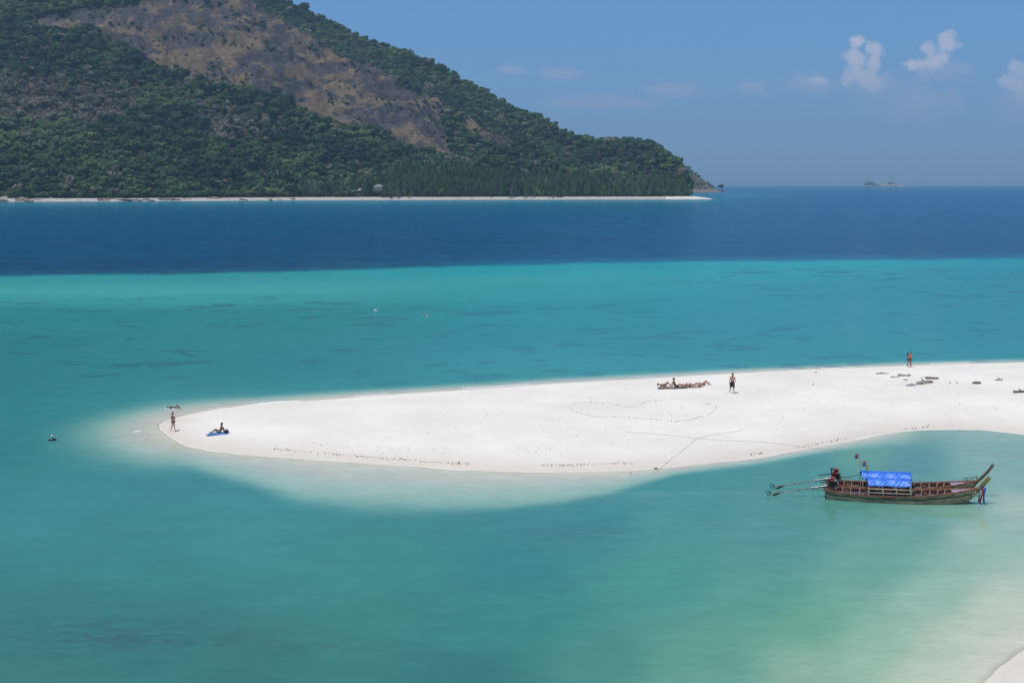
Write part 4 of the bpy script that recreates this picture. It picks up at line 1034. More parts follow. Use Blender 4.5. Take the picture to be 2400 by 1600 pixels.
def people():
    p = on_sand(407, 1011)
    person(p, R(-35), 'woman in a dark bikini standing at the sand tip, hands held in front', height=1.62, skin='pale', hair='black', wear=[('briefs', 'charcoal'), ('bikini_top', 'charcoal')],
           pose=dict(chest=(0, -.02, 1.27), neck=(0, -.03, 1.43), jaw=(0, -.08, 1.51), head=(0, -.075, 1.60), crown=(0, -.06, 1.67), elL=(.25, .0, 1.14), wrL=(.10, -.17, .96), fiL=(.03, -.20, .90), elR=(-.25, .0, 1.14), wrR=(-.09, -.17, .95), fiR=(-.02, -.20, .88),
                     knL=(.12, -.02, .49), anL=(.16, .06, .09), toL=(.18, -.10, .03), knR=(-.13, -.05, .49), anR=(-.20, -.10, .09), toR=(-.24, -.25, .03)))
    # the sunbather on her towel
    t = on_sand(512, 1016)
    me = MB()
    me.grid(lambda u, v: (-.98 + 1.9 * u + .3 * v, -.52 + 1.0 * v, .03 + .012 * math.sin(9 * u + 4 * v)), 10, 6)
    tw = me.build('beach_towel', None, None, True, t + Vector((.02, 0, 0))); tw.rotation_euler = (0, 0, R(10)); sheet(tw, mat_basic('blue_patterned_towel', (.14, .36, .70), .9, .3, 7, col2=(.015, .04, .26)))
    tag(tw, 'blue patterned beach towel under the seated woman near the sand tip', 'towel')
    person(t + Vector((.10, .10, .035)), R(8), 'woman in a pale bikini sitting on a blue towel, leaning back on her arms', base='sit', height=1.62, skin='brown', hair='brown', wear=[('briefs', 'grey'), ('bikini_top', 'grey')])
    b = empty('beach_bag', t + Vector((.62, .12, .03)), R(20), 'dark blue beach bag standing behind the seated woman on the towel', 'bag')
    m = MB(); m.tube([(0, 0, 0), (0, 0, .16), (0, .01, .27)], [.17, .19, .12], 10); m.build('pouch', FABRIC['navy'], b, True)
    m = MB(); m.tube([(-.12, 0, .24), (-.06, 0, .40), (.06, 0, .40), (.12, 0, .24)], .012, 6); m.build('handle', FABRIC['charcoal'], b)
    for i in range(2):
        s = empty('sandal', t + Vector((.90 + .1 * i, -.05 - .14 * i, -.01)), R(15 + 20 * i), ('brown sandal lying right of the blue towel, nearer the bag', 'brown sandal lying right of the blue towel, farther from the bag')[i], 'sandal', 'pair of sandals')
        m = MB(); m.tube([(-.13, 0, .02), (-.04, 0, .02), (.06, 0, .02), (.13, 0, .02)], [.035, .035, .05, .035], 8); m.build('sole', mat_brown, s)
        m = MB(); m.tube([(0.02, -.045, .02), (.06, 0, .07), (.02, .045, .02)], .012, 5); m.build('strap', FABRIC['black'], s)
    # in the water
    q = gp(123, 1032, 0); person((q.x, q.y, -1.28), R(200), 'bather with a dark top and pale cap standing chest-deep left of the sand tip', height=1.72, skin='tan', hair='white', wear=[('shirt', 'black')],
                                 pose=dict(elL=(.36, -.06, 1.20), wrL=(.30, -.28, 1.18), fiL=(.22, -.34, 1.18), elR=(-.36, -.06, 1.20), wrR=(-.30, -.28, 1.18), fiR=(-.22, -.34, 1.18)))
    q = gp(409, 957, 0)
    sw = person((q.x, q.y, -.06), R(172), 'swimmer in a dark swimsuit floating on the water behind the standing woman', base='knees', height=1.5, skin='brown', hair='black', wear=[('shirt', 'charcoal'), ('briefs', 'charcoal')])
    mf = MB(); rnd = random.Random(5)
    for k in range(14): mf.ball((q.x - .35 + rnd.gauss(0, .28), q.y - .3 + rnd.gauss(0, .12), .03), (rnd.uniform(.05, .16), .08, .04), 6, 4)
    tag(mf.build('splash', MAT_FOAM, None, True), 'white splash round the swimmer off the sand tip', None, None, 'stuff')
    for px, py, nm, w in ((884, 727, 'snorkeller with a pale shirt floating in the turquoise water, the left one of two', 'white'), (995, 738, 'snorkeller with a bare red back floating in the turquoise water, the right one of two', None)):
        q = gp(px, py, 0); person((q.x, q.y, -.13), R(178 if w else 10), nm, base='front', height=1.65, skin='red', hair='brown', wear=[('shirt', w), ('briefs', 'navy')] if w else [('briefs', 'red')], group='snorkellers out on the reef')
    # the walking man
    p = on_sand(1716, 921)
    person(p, R(-25), 'bare-chested man in dark knee-length shorts walking across the white sand', height=1.86, skin='red', hair='brown', build=1.12, wear=[('shorts', 'charcoal')],
           pose=dict(elL=(.27, -.03, 1.12), wrL=(.24, -.18, .92), fiL=(.22, -.24, .82), elR=(-.25, .10, 1.13), wrR=(-.26, .10, .88), fiR=(-.25, .08, .77), knL=(.13, -.08, .50), anL=(.18, -.06, .09), toL=(.20, -.22, .04), knR=(-.14, .0, .49), anR=(-.26, .16, .10), toR=(-.28, .02, .03)))
    # sunbathers
    def lie(px, py, rz, base, label, **k):
        p = on_sand(px, py); return person(p + Vector((0, 0, .02)), R(rz), label, base=base, group='sunbathers lying in a row on the sand', **k)
    def towel(px, py, rz, w, l, colr, label, dz=0):
        p = on_sand(px, py); m = MB(); m.grid(lambda u, v: (-l / 2 + l * u, -w / 2 + w * v, .025 + dz + .01 * math.sin(8 * u + 5 * v)), 8, 5)
        o = m.build('beach_towel', None, None, True, p); o.rotation_euler = (0, 0, R(rz)); sheet(o, FABRIC[colr]); tag(o, label, 'towel', 'towels under the sunbathers')
    towel(1562, 910, 6, .85, 1.7, 'blue', 'bright blue towel under the leftmost lying sunbather')
    towel(1590, 910, 14, .8, 1.3, 'teal', 'teal towel beside the man sitting among the sunbathers')
    towel(1622, 907, 10, .9, 1.8, 'olive', 'dull green towel under the sunbathers right of the sitting man', .004)
    lie(1563, 911, 186, 'back', 'sunbather lying on a blue towel, head to the left, leftmost of the row', height=1.66, skin='tan', hair='brown', wear=[('briefs', 'grey'), ('bikini_top', 'grey')])
    lie(1558, 905, 175, 'knees', 'dark-skinned sunbather lying behind the blue towel with raised knees', height=1.6, skin='brown', hair='black', wear=[('briefs', 'black')])
    lie(1583, 908, 186, 'sit', 'bald tanned man sitting upright among the lying sunbathers, leaning back on his hands', height=1.8, skin='brown', hair='black', build=1.08, wear=[('briefs', 'charcoal')])
    lie(1606, 909, 194, 'front', 'sunbather lying face down just right of the sitting man', height=1.72, skin='tan', hair='brown', wear=[('briefs', 'olive')])
    lie(1617, 904, 188, 'back', 'sunbather lying on the back behind the one face down', height=1.7, skin='pale', hair='fair', wear=[('briefs', 'black'), ('bikini_top', 'black')])
    lie(1632, 908, 200, 'knees', 'sunbather with bent knees second from the right of the row', height=1.62, skin='pale', hair='brown', wear=[('briefs', 'white'), ('bikini_top', 'charcoal')])
    lie(1648, 903, 190, 'knees', 'sunbather in yellow with bent knees at the right end of the row', height=1.75, skin='red', hair='fair', wear=[('briefs', 'red'), ('bikini_top', 'yellow')])
    # the couple at the water's edge
    p = on_sand(2131, 860)
    person(p + Vector((.12, 0, 0)), R(-72), 'man in dark red trunks embracing a woman at the far water\'s edge', height=1.68, skin='red', hair='brown', wear=[('briefs', 'red')], group='embracing couple at the water\'s edge',
           pose=dict(elL=(.27, -.14, 1.20), wrL=(.14, -.36, 1.22), fiL=(.05, -.42, 1.22), elR=(-.28, -.12, 1.16), wrR=(-.14, -.36, 1.10), fiR=(-.04, -.42, 1.08), knL=(.11, -.04, .49), knR=(-.12, .03, .49), anR=(-.15, .12, .09), toR=(-.16, -.03, .03)))
    person(p + Vector((-.16, .04, 0)), R(78), 'woman with dark hair embracing a man at the far water\'s edge', height=1.56, skin='tan', hair='black', longhair=True, wear=[('briefs', 'black'), ('bikini_top', 'black')], group='embracing couple at the water\'s edge',
           pose=dict(elL=(.25, -.16, 1.34), wrL=(.14, -.34, 1.46), fiL=(.07, -.40, 1.50), elR=(-.25, -.16, 1.34), wrR=(-.14, -.34, 1.46), fiR=(-.07, -.40, 1.50), knL=(.12, -.02, .49), anL=(.20, .05, .09), toL=(.22, -.10, .03)))
def sheet(o, m, t=.012):
    o.data.materials.clear(); o.data.materials.append(m)
    md = o.modifiers.new('thickness', 'SOLIDIFY'); md.thickness = t; md.offset = 1
mat_brown = mat_basic('brown_leather', (.12, .06, .035), .7, .2, 10)
MAT_FOAM = mat_basic('sea_foam', (.80, .82, .82), .8, .06, 6)
people()

# ------------------------------------------------------------------ longtail boats
WOODM = mat_basic('weathered_hull_wood', (.54, .37, .23), .75, .35, 2.2, .3, bump=.01, col2=(.17, .13, .09), stretch=(.45, 2, 3.2))
WOODD = mat_basic('dark_hull_wood', (.10, .080, .060), .75, .35, 3, .3, stretch=(.4, 2, 3))
ORANGE = mat_basic('orange_painted_gunwale', (.33, .125, .065), .6, .35, 4, .4)
REDIN = mat_basic('maroon_inside_paint', (.10, .030, .026), .65, .25, 4)
LAV = mat_basic('lavender_paint', (.36, .29, .44), .6, .18, 4)
WHITEP = mat_basic('worn_white_paint', (.52, .47, .42), .6, .15, 6)
PALEW = mat_basic('bare_plank', (.42, .36, .28), .75, .25, 5, stretch=(.5, 3, 3))
PROWW = mat_basic('old_prow_wood', (.16, .105, .060), .7, .3, 4)
PROWY = mat_basic('yellowed_prow_wood', (.34, .27, .11), .7, .3, 4)
STEEL = mat_basic('grey_steel', (.30, .30, .30), .4, .2, 6, .5, .6)
DARKM = mat_basic('oily_engine_metal', (.028, .026, .028), .45, .4, 8, .5, .3)
REDP = mat_basic('red_engine_paint', (.38, .03, .035), .45, .25, 6, .5)
SILV = mat_basic('bright_metal', (.62, .62, .60), .3, .12, 8, .5, .7)
GREENP = mat_basic('green_fitting', (.03, .35, .12), .5, .1)
ROPEM = mat_basic('grey_rope', (.46, .44, .41), .9, .3, 12)
RUST = mat_basic('rusty_shaft', (.36, .27, .20), .6, .35, 5)
POLEM = mat_basic('painted_pole', (.45, .40, .34), .6, .2, 6)
def tarp_mat(name, c1, c2, sc):
    m = bpy.data.materials.new(name); m.use_nodes = True; nt = m.node_tree; b = nt.nodes['Principled BSDF']
    tc = nt.nodes.new('ShaderNodeTexCoord'); mp = nt.nodes.new('ShaderNodeMapping'); mp.inputs['Scale'].default_value = (sc, sc * 2, sc * 2); nt.links.new(tc.outputs['Object'], mp.inputs[0])
    n = NOISE(nt, mp.outputs[0], 1.0, 5, .6, .8)
    c = MIX(nt, RAMP(nt, n, [(.42, 0.0), (.66, 1.0)]), c1, c2); nt.links.new(c, b.inputs['Base Color'])
    b.inputs['Roughness'].default_value = .28; b.inputs['Specular IOR Level'].default_value = .6
    bn = nt.nodes.new('ShaderNodeBump'); bn.inputs['Distance'].default_value = .05; nt.links.new(n, bn.inputs['Height']); nt.links.new(bn.outputs[0], b.inputs['Normal'])
    return m
TARP = tarp_mat('blue_tarpaulin', (.022, .12, .60), (.045, .19, .70), 2.4)
TARP_SHEEN = tarp_mat('sheen_painted_tarpaulin', (.04, .18, .70), (.12, .28, .78), 2.6)  # paler blue stands in for sky sheen on the steep slopes
#        xtop   xbot   half beam, gunwale z, half bottom
ST = [(-4.72, -4.38, .50, .68, .34), (-4.2, -4.05, .64, .61, .50), (-3.3, -3.25, .77, .54, .66), (-2.0, -2.0, .87, .495, .77), (-.5, -.5, .90, .485, .81), (1.0, 1.0, .86, .54, .76),
      (2.2, 2.1, .73, .65, .60), (3.2, 2.9, .53, .78, .38), (4.0, 3.45, .30, .90, .17), (4.65, 3.8, .10, 1.0, .05), (4.85, 3.92, .03, 1.05, .012)]
def stn(t):
    """station at 0..1 along the boat, smoothly interpolated"""
    k = t * (len(ST) - 1); i = min(int(k), len(ST) - 2); f = k - i
    a, b = ST[i], ST[i + 1]; p = ST[max(i - 1, 0)]; n = ST[min(i + 2, len(ST) - 1)]
    return [0.5 * ((2 * b0) + (-p0 + c0) * f + (2 * p0 - 5 * b0 + 4 * c0 - n0) * f * f + (-p0 + 3 * b0 - 3 * c0 + n0) * f ** 3) for p0, b0, c0, n0 in zip(p, a, b, n)]
def hull_pt(t, v, side, inset=0.0, floor=-.28):
    """v 0 at the keel, 1 at the gunwale"""
    xt, xb, hb, zg, bb = stn(t)
    if v < .3: w = v / .3; y = bb * w; z = floor + .05 * w
    else:
        w = (v - .3) / .7; y = bb + (hb - bb) * (1 - (1 - w) ** 1.6); z = floor + .05 + (zg - floor - .05) * w
    k = (z - floor) / (zg - floor)
    x = xb + (xt - xb) * k
    y = max(0, y - inset)
    return Vector((x, side * y, z + (inset * 1.3 if v < .35 else 0)))
def longtail(name, origin, yaw, label, far):
    b = empty(name, origin, yaw, label, 'longtail boat', 'longtail boats moored side by side')
    NU, NV = 44, 12
    h = MB()
    for sd_ in (-1, 1):
        h.grid(lambda u, v: hull_pt(u, v, sd_), NU, NV, flip=(sd_ == -1))
        h.grid(lambda u, v: hull_pt(u, v, sd_, .045), NU, NV, flip=(sd_ == 1))
        # the plank edge between the two skins
        h.grid(lambda u, v: hull_pt(u, 1, sd_, .045 * v), NU, 1)
    # transom
    h.grid(lambda u, v: hull_pt(0, v, 1) * 1 if False else Vector((hull_pt(0, v, 1).x, (2 * u - 1) * hull_pt(0, v, 1).y, hull_pt(0, v, 1).z)), 6, NV)
    h.build('hull', WOODM if not far else WOODM, b, True)
    for sd_ in (-1, 1):
        g = MB()
        pts = [hull_pt(u / 40, 1, sd_) for u in range(0, 41)]
        for i in range(40):
            a, c = pts[i], pts[i + 1]; g.bar(a + Vector((0, sd_ * .01, .0)), c + Vector((0, sd_ * .01, .0)), .10, .075)
        g.build('gunwale', ORANGE, b)
        s = MB()
        for i in range(2, 36):
            a, c = hull_pt(i / 40, .72, sd_, .06), hull_pt((i + 1) / 40, .72, sd_, .06); s.bar(a, c, .03, .10)
        s.build('stringer', LAV if not far else PALEW, b)
        iw = MB(); iw.grid(lambda u, v: hull_pt(.04 + .90 * u, .34 + .64 * v, sd_, .052), 36, 5, flip=(sd_ == 1)); iw.build('inner_planking', REDIN, b, True)
        for k in range(17):
            t = .10 + .70 * k / 16
            rb = MB(); pp = [hull_pt(t, v, sd_, .075) for v in (.32, .5, .7, .85, .98)]
            for i in range(4): rb.bar(pp[i], pp[i + 1], .055, .05)
            rb.build('rib', WHITEP, b)
    # rubbing strake and waterline band outside
    for sd_ in (-1, 1):
        s = MB()
        for i in range(0, 37): s.bar(hull_pt(i / 40, .80, sd_) + Vector((0, sd_ * .012, 0)), hull_pt((i + 1) / 40, .80, sd_) + Vector((0, sd_ * .012, 0)), .03, .05)
        s.build('rubbing_strake', WOODD, b)
    # floor boards, one by one
    for k in range(-4, 5):
        fb = MB(); fb.box((-.9, k * .115, -.13 + .012 * abs(k)), (5.6, .105, .022)); fb.build('floorboard', PALEW if not far else WHITEP, b)
    for x in (-3.2, -1.9, 1.6):
        hw = np.interp(x, [p[0] for p in ST], [p[2] for p in ST]) - .06
        zt = np.interp(x, [p[0] for p in ST], [p[3] for p in ST]) - .12
        t_ = MB(); t_.box((x, 0, zt), (.24, 2 * hw, .035)); t_.build('thwart', REDIN if x > 0 else WOODD, b)
    # decks at the ends
    d = MB(); d.grid(lambda u, v: (lambda p: Vector((p.x, p.y * (2 * v - 1), p.z - .05 + .02 * (1 - (2 * v - 1) ** 2))))(hull_pt(.70 + .28 * u, 1, 1, .04)), 12, 6, flip=True); d.build('foredeck', LAV, b, True)
    d = MB(); d.grid(lambda u, v: (lambda p: Vector((p.x, p.y * (2 * v - 1), p.z - .09)))(hull_pt(.012 + .13 * u, 1, 1, .04)), 5, 4, flip=True); d.build('stern_deck', WOODD, b)
    # the prow post
    pr = MB()
    if far: path = [(3.95, 0, -.05), (4.40, 0, .45), (4.80, 0, .98), (5.10, 0, 1.28), (5.42, 0, 1.66), (5.70, 0, 2.08)]; ws = [.16, .17, .19, .17, .15, .17]
    else: path = [(3.80, 0, -.18), (4.35, 0, .42), (4.78, 0, .95), (5.02, 0, 1.24), (5.28, 0, 1.58), (5.40, 0, 1.76)]; ws = [.16, .18, .25, .28, .26, .20]
    for i in range(5): pr.bar(path[i], path[i + 1], .085, (ws[i] + ws[i + 1]) / 2, up=(1, 0, 0)) if False else pr.bar(path[i], Vector(path[i + 1]) + (Vector(path[i + 1]) - Vector(path[i])) * .06, (.09), (ws[i] + ws[i + 1]) / 2)
    pr.build('prow', PROWW if far else PROWY, b)
    if far:
        cp = MB(); cp.bar((5.68, 0, 2.05), (5.75, 0, 2.16), .11, .19); cp.build('prow_cap', STEEL, b)
    # ribbons
    rb_ = [('blue', .10, -.02), ('red', -.02, .0), ('olive', -.14, .03)] if not far else [('red', .0, 0), ('blue', .08, 0)]
    if not far:
        bd = MB(); bd.tube([(4.98, -.10, 1.12), (5.08, 0, 1.18), (4.98, .10, 1.12), (4.88, 0, 1.06), (4.98, -.10, 1.12)], .07, 8); bd.build('ribbon_band', mat_basic('dark_garland', (.05, .06, .12), .9, .4, 20), b, True)
        for c, dx, dy in rb_:
            r_ = MB(); r_.grid(lambda u, v: (5.02 + dx + .11 * (v - .5) + .03 * math.sin(5 * u + dx * 20) - .10 * u * (1 if dx < 0 else .2), -.14 + dy + .04 * math.sin(7 * u + 3 * v), 1.12 - (1.02 - abs(dx) * .5) * u), 10, 3)
            o = r_.build('ribbon', None, b, True); sheet(o, {'blue': FABRIC['blue'], 'red': mat_basic('crimson_ribbon', (.48, .03, .07), .8, .2, 8), 'olive': mat_basic('faded_ribbon', (.22, .22, .16), .8, .2, 8)}[c], .012)
        for x in (4.42, 4.55):
            r_ = MB(); r_.tube([(x, -.16, .98), (x + .02, -.24, .6), (x - .05, -.18, .32)], .02, 6); r_.build('fender_rope', WHITEP, b)
    # canopy: hoops, ridge, tarpaulin
    x0, x1 = (-2.02, .60) if not far else (-2.46, .66)
    eave, ridge_, hw = (1.10, 1.47, .60) if not far else (1.10, 1.46, .64)
    frm = MB()
    can = tag(MB().box((0, 0, -5), (.001, .001, .001)).build('tmp', None), None) if False else None
    def roof(u, v):
        y = (2 * v - 1); a = abs(y)
        z = ridge_ - (ridge_ - eave) * (a ** 1.5) + .012 * math.sin(21 * u + 5 * v) * (a > .35) - .02 * math.sin(u * math.pi * 3) ** 2
        return Vector((x0 + (x1 - x0) * u, y * hw * (1 + .02 * math.sin(9 * u)), z))
    t_ = MB(); t_.grid(roof, 30, 16); tp = t_.build('canopy', None, b, True); sheet(tp, TARP, .012)
    # crinkled lower sheet, sky sheen painted in paler, and the fold at the eave
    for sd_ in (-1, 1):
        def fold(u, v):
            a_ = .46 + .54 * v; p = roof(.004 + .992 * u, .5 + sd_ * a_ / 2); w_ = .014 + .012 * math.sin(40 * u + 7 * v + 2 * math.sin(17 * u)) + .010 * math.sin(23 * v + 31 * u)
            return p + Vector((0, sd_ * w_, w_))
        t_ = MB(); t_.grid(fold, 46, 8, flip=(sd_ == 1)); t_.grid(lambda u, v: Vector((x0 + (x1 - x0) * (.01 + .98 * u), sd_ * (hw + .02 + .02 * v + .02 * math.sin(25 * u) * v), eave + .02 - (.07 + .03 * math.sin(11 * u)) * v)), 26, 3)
        o = t_.build('canopy_skirt', None, tp, True); sheet(o, TARP_SHEEN, .008)
    for k in range(4):
        x = x0 + .05 + (x1 - x0 - .1) * k / 3
        for sd_ in (-1, 1):
            m_ = MB(); zg = np.interp(x, [p[0] for p in ST], [p[3] for p in ST]); yb = np.interp(x, [p[0] for p in ST], [p[2] for p in ST]) - .04
            m_.tube([(x, sd_ * yb, zg - .05), (x, sd_ * (hw - .02), eave), ], .026, 6); m_.build('canopy_post', POLEM, b)
        m_ = MB(); m_.tube([(x, (2 * v / 10 - 1) * (hw - .02), ridge_ - .035 - (ridge_ - eave) * (abs(2 * v / 10 - 1) ** 1.5)) for v in range(11)], .022, 6); m_.build('canopy_hoop', POLEM, b)
    for yy, zz in ((0, ridge_ - .05), (-hw + .03, eave - .02), (hw - .03, eave - .02)):
        m_ = MB(); m_.tube([(x0 - .02, yy, zz), (x1 + .06, yy, zz)], .022, 6); m_.build('canopy_rail', POLEM, b)
    # side pipe rails
    if not far:
        for z_, c_ in ((.92, PALEW), (.68, PALEW)):
            m_ = MB(); m_.tube([(x0, -.90, z_), (x1, -.90, z_)], .035, 6); m_.build('side_rail', c_, b)
        for x in (x0, -1.1, x1):
            m_ = MB(); m_.tube([(x, -.90, .46), (x, -.90, .94)], .028, 6); m_.build('rail_post', PALEW, b)
    # engine box / seat by the canopy front
    m_ = MB(); m_.box((.72, .1, .42), (.42, .9, .55)); m_.build('storage_locker', WOODD, b)
    for k in range(3):
        m_ = MB(); m_.box((-1.9 + .8 * k, .05, .05), (.36, .8, .30)); m_.build('cargo_box', REDIN if k != 1 else WOODD, b)
    # the long tail motor
    e0 = Vector((-4.15, 0, .80)) if not far else Vector((-4.05, 0, .86))
    m_ = MB(); m_.tube([(e0.x, 0, .45), (e0.x, 0, e0.z - .1)], .055, 8); m_.box((e0.x, 0, e0.z - .09), (.34, .30, .05)); en = m_.build('engine_mount', STEEL, b)
    m_ = MB(); m_.box((e0.x, 0, e0.z + .14), (.50, .34, .34)); m_.box((e0.x + .02, 0, e0.z + .36), (.36, .26, .16)); m_.cyl((e0.x - .26, 0, e0.z + .12), (e0.x - .18, 0, e0.z + .12), .17, n=14)
    eng = m_.build('engine', DARKM, b)
    m_ = MB(); m_.tube([(e0.x - .14, -.05, e0.z + (.50 if not far else .58)), (e0.x + .14, -.05, e0.z + (.50 if not far else .58))], [.12, .12], 10); m_.box((e0.x - .05, -.12, e0.z + .40), (.34, .12, .14)); m_.build('fuel_tank', REDP, eng)
    m_ = MB(); m_.cyl((e0.x + .16, -.20, e0.z + .42), (e0.x + .16, -.12, e0.z + .42), .085, n=12); m_.build('air_filter', SILV, eng)
    m_ = MB(); m_.cyl((e0.x + .30, 0, e0.z + .12), (e0.x + .34, 0, e0.z + .12), .19, n=16); m_.cyl((e0.x + .34, 0, e0.z + .12), (e0.x + .37, 0, e0.z + .12), .07, n=10); m_.build('flywheel', STEEL, eng)
    m_ = MB(); m_.box((e0.x + .20, .0, e0.z + .30), (.10, .36, .34)); m_.build('radiator', DARKM, eng)
    if far:
        m_ = MB(); m_.box((e0.x - .1, 0, e0.z + .62), (.5, .34, .04)); 
        for xx in (-.28, .10):
            for yy in (-.15, .15): m_.bar((e0.x + xx, yy, e0.z + .28), (e0.x + xx, yy, e0.z + .66), .03)
        m_.build('engine_cage', DARKM, eng)
    m_ = MB(); m_.tube([(e0.x - .2, .12, e0.z + .25), (e0.x - .45, .14, e0.z + .22), (e0.x - (1.1 if far else .75), .16, e0.z + .12)], [.035, .035, .028], 8); m_.build('exhaust_pipe', DARKM, eng)
    m_ = MB(); m_.tube([(e0.x + .25, 0, e0.z + .05), (e0.x + .8, 0, e0.z + .12), (e0.x + (1.55 if far else .9), .0, e0.z + (.30 if far else .10))], [.025, .022, .018], 6); m_.build('tiller', DARKM, eng)
    tip = Vector((-8.10, 0, .10)) if not far else Vector((-8.05, 0, .12)); a = e0 + Vector((-.3, 0, -.02)); dr = (tip - a)
    m_ = MB(); m_.tube([a, a + dr * .26], [.075, .065], 10); m_.cyl(a + dr * .245, a + dr * .27, .095, n=10); m_.build('shaft_housing', STEEL, eng)
    m_ = MB(); m_.tube([a + dr * .25, a + dr * .6, tip], [.032, .030, .026], 8); m_.build('drive_shaft', RUST, eng)
    m_ = MB(); m_.bar(a + dr * .82 + Vector((0, 0, -.03)), tip + Vector((.1, 0, -.16)), .02, .10); m_.build('skeg', DARKM, eng)
    m_ = MB(); m_.tube([tip + Vector((.12, 0, 0)), tip + Vector((.02, 0, .16)), tip + Vector((-.16, 0, .22)), tip + Vector((-.24, 0, .12)), tip + Vector((-.08, 0, -.06))], .022, 6); m_.build('propeller_guard', DARKM, eng)
    m_ = MB(); m_.cyl(tip + Vector((-.04, 0, 0)), tip + Vector((.06, 0, 0)), .035, n=8)
    for q in (-1, 1):
        m_.grid(lambda u, v: tip + Vector((.05 * (v - .5) * (1 + u), (.12 * (v - .5) + .02) * (1 - .4 * u), q * (.03 + .13 * u))), 3, 2)
    m_.build('propeller', STEEL, eng)
    m_ = MB(); m_.box((e0.x - .75, -.08, e0.z - .06), (.05, .05, .07)); m_.build('grease_cup', GREENP if not far else SILV, eng)
    # a stay down from the housing
    m_ = MB(); m_.tube([a + dr * .26, a + dr * .27 + Vector((-.05, 0, -.35)), Vector((-5.35, 0, .05))], .008, 4); m_.build('stay_line', ROPEM, b)
    if far:
        # bow rail
        for sd_ in (-1, 1):
            m_ = MB(); pts = []
            for i in range(7):
                p = hull_pt(.80 + .17 * i / 6, 1, sd_); pts.append(p + Vector((0, 0, .28 if 0 < i < 7 else .02)))
            m_.tube(pts, .013, 5)
            for i in (1, 2, 3, 5): q = hull_pt(.80 + .17 * i / 6, 1, sd_); m_.tube([q, q + Vector((0, 0, .28))], .011, 5)
            m_.build('bow_rail', DARKM, b)
        m_ = MB(); c0 = Vector((4.0, 0, 1.10)); m_.tube([c0 + Vector((.17 * math.cos(k * .524), -.2, .15 * math.sin(k * .524))) for k in range(13)], .012, 5); m_.build('wire_hoop', DARKM, b)
        # flag poles at the after end of the awning
        def flag(x, y, zb, zt, lean, cols, pen):
            fp = MB(); top = Vector((x + lean, y, zt)); fp.tube([(x, y, zb), (x + lean * .5, y, (zb + zt) / 2), top], .012, 5); po = fp.build('flagpole', POLEM, b)
            fd = bpy.data.objects
            n = len(cols)
            hh = [1, 1, 2, 1, 1] if n == 5 else [1] * n; tot = sum(hh); z0 = 0; H_ = .30
            for ci, hgt in zip(cols, hh):
                g = MB(); za = z0 / tot; zb_ = (z0 + hgt) / tot
                g.grid(lambda u, v: top + Vector((-.27 * u + .05 * v, .03 * math.sin(6 * u), -.02 - H_ * (za + (zb_ - za) * v) - .10 * u + .03 * math.sin(7 * u + 1))), 6, 2)
                o = g.build('flag_stripe', None, po, True); sheet(o, ci, .008); z0 += hgt
            g = MB(); pz = top + (Vector((x, y, zb)) - top) * .36
            g.grid(lambda u, v: pz + Vector((-.02 + .14 * u * (1 - .3 * v), .02 * math.sin(5 * v), -.30 * v - .05 * u)), 4, 4)
            o = g.build('pennant', None, po, True); sheet(o, pen, .008)
        fr = mat_basic('flag_red', (.42, .03, .05), .8, .1); fw = FABRIC['white']; fb_ = mat_basic('flag_blue', (.03, .04, .20), .8, .1); fy = mat_basic('flag_yellow', (.60, .52, .12), .8, .15); fo = mat_basic('flag_ochre', (.45, .33, .06), .8, .15)
        flag(-2.42, .25, 1.30, 2.55, -.22, [fr, fw, fb_, fw, fr], fy)
        flag(-2.12, -.25, 1.38, 2.18, -.08, [fr, fw, fb_, fw, fb_], fo)
    return b
YAW = R(-9.5)
nb_o = gp(2107, 1173, 0)
nb = longtail('longtail_boat', nb_o, YAW, 'nearer of the two moored longtail boats, with red and blue ribbons on its short prow', False)
lat = Vector((-math.sin(YAW), math.cos(YAW), 0))
fb = longtail('longtail_boat', nb_o + lat * 1.86 + Vector((math.cos(YAW), math.sin(YAW), 0)) * .28, YAW + R(.4), 'farther of the two moored longtail boats, with tall prow, bow rail and two flags', True)

# ------------------------------------------------------------------ ropes, driftwood, shore marks
def rope(pts, r, label, cat='rope', z=.03, group=None, sag=None):
    P = [on_sand(*p) + Vector((0, 0, z)) for p in pts]
    for p in P: p.z = max(p.z, .02)
    Q = []
    for i in range(len(P) - 1):
        for k in range(6): Q.append(P[i].lerp(P[i + 1], k / 6))
    Q.append(P[-1])
    rnd = random.Random(len(pts)); Q = [q + Vector((rnd.uniform(-.04, .04), rnd.uniform(-.12, .12), 0)) for q in Q]
    for q in Q: q.z = max(hbar(q.x, q.y) + z, .02)
    return tag(MB().tube(Q, r, 5).build('rope', ROPEM), label, cat, group)
rope([(1470, 1013), (1540, 1018), (1632, 1028), (1790, 1037), (1900, 1050), (1962, 1056)], .009, 'long grey mooring rope stretched across the sand bar towards the boats', group='mooring ropes on the sand')
rope([(1740, 1008), (1632, 1029), (1610, 1047), (1575, 1076), (1546, 1098), (1532, 1112)], .008, 'shorter grey rope crossing the long one and running down to the lagoon', group='mooring ropes on the sand')
def float_line(pts, label):
    P = [gp(px, py, .015) for px, py in pts]
    return tag(MB().tube(P, .010, 5).build('rope', ROPEM), label, 'rope')
float_line([(2262, 1066), (2305, 1067), (2345, 1069), (2372, 1071), (2440, 1072)], 'dark line floating on the pale shallows behind the longtail prows')
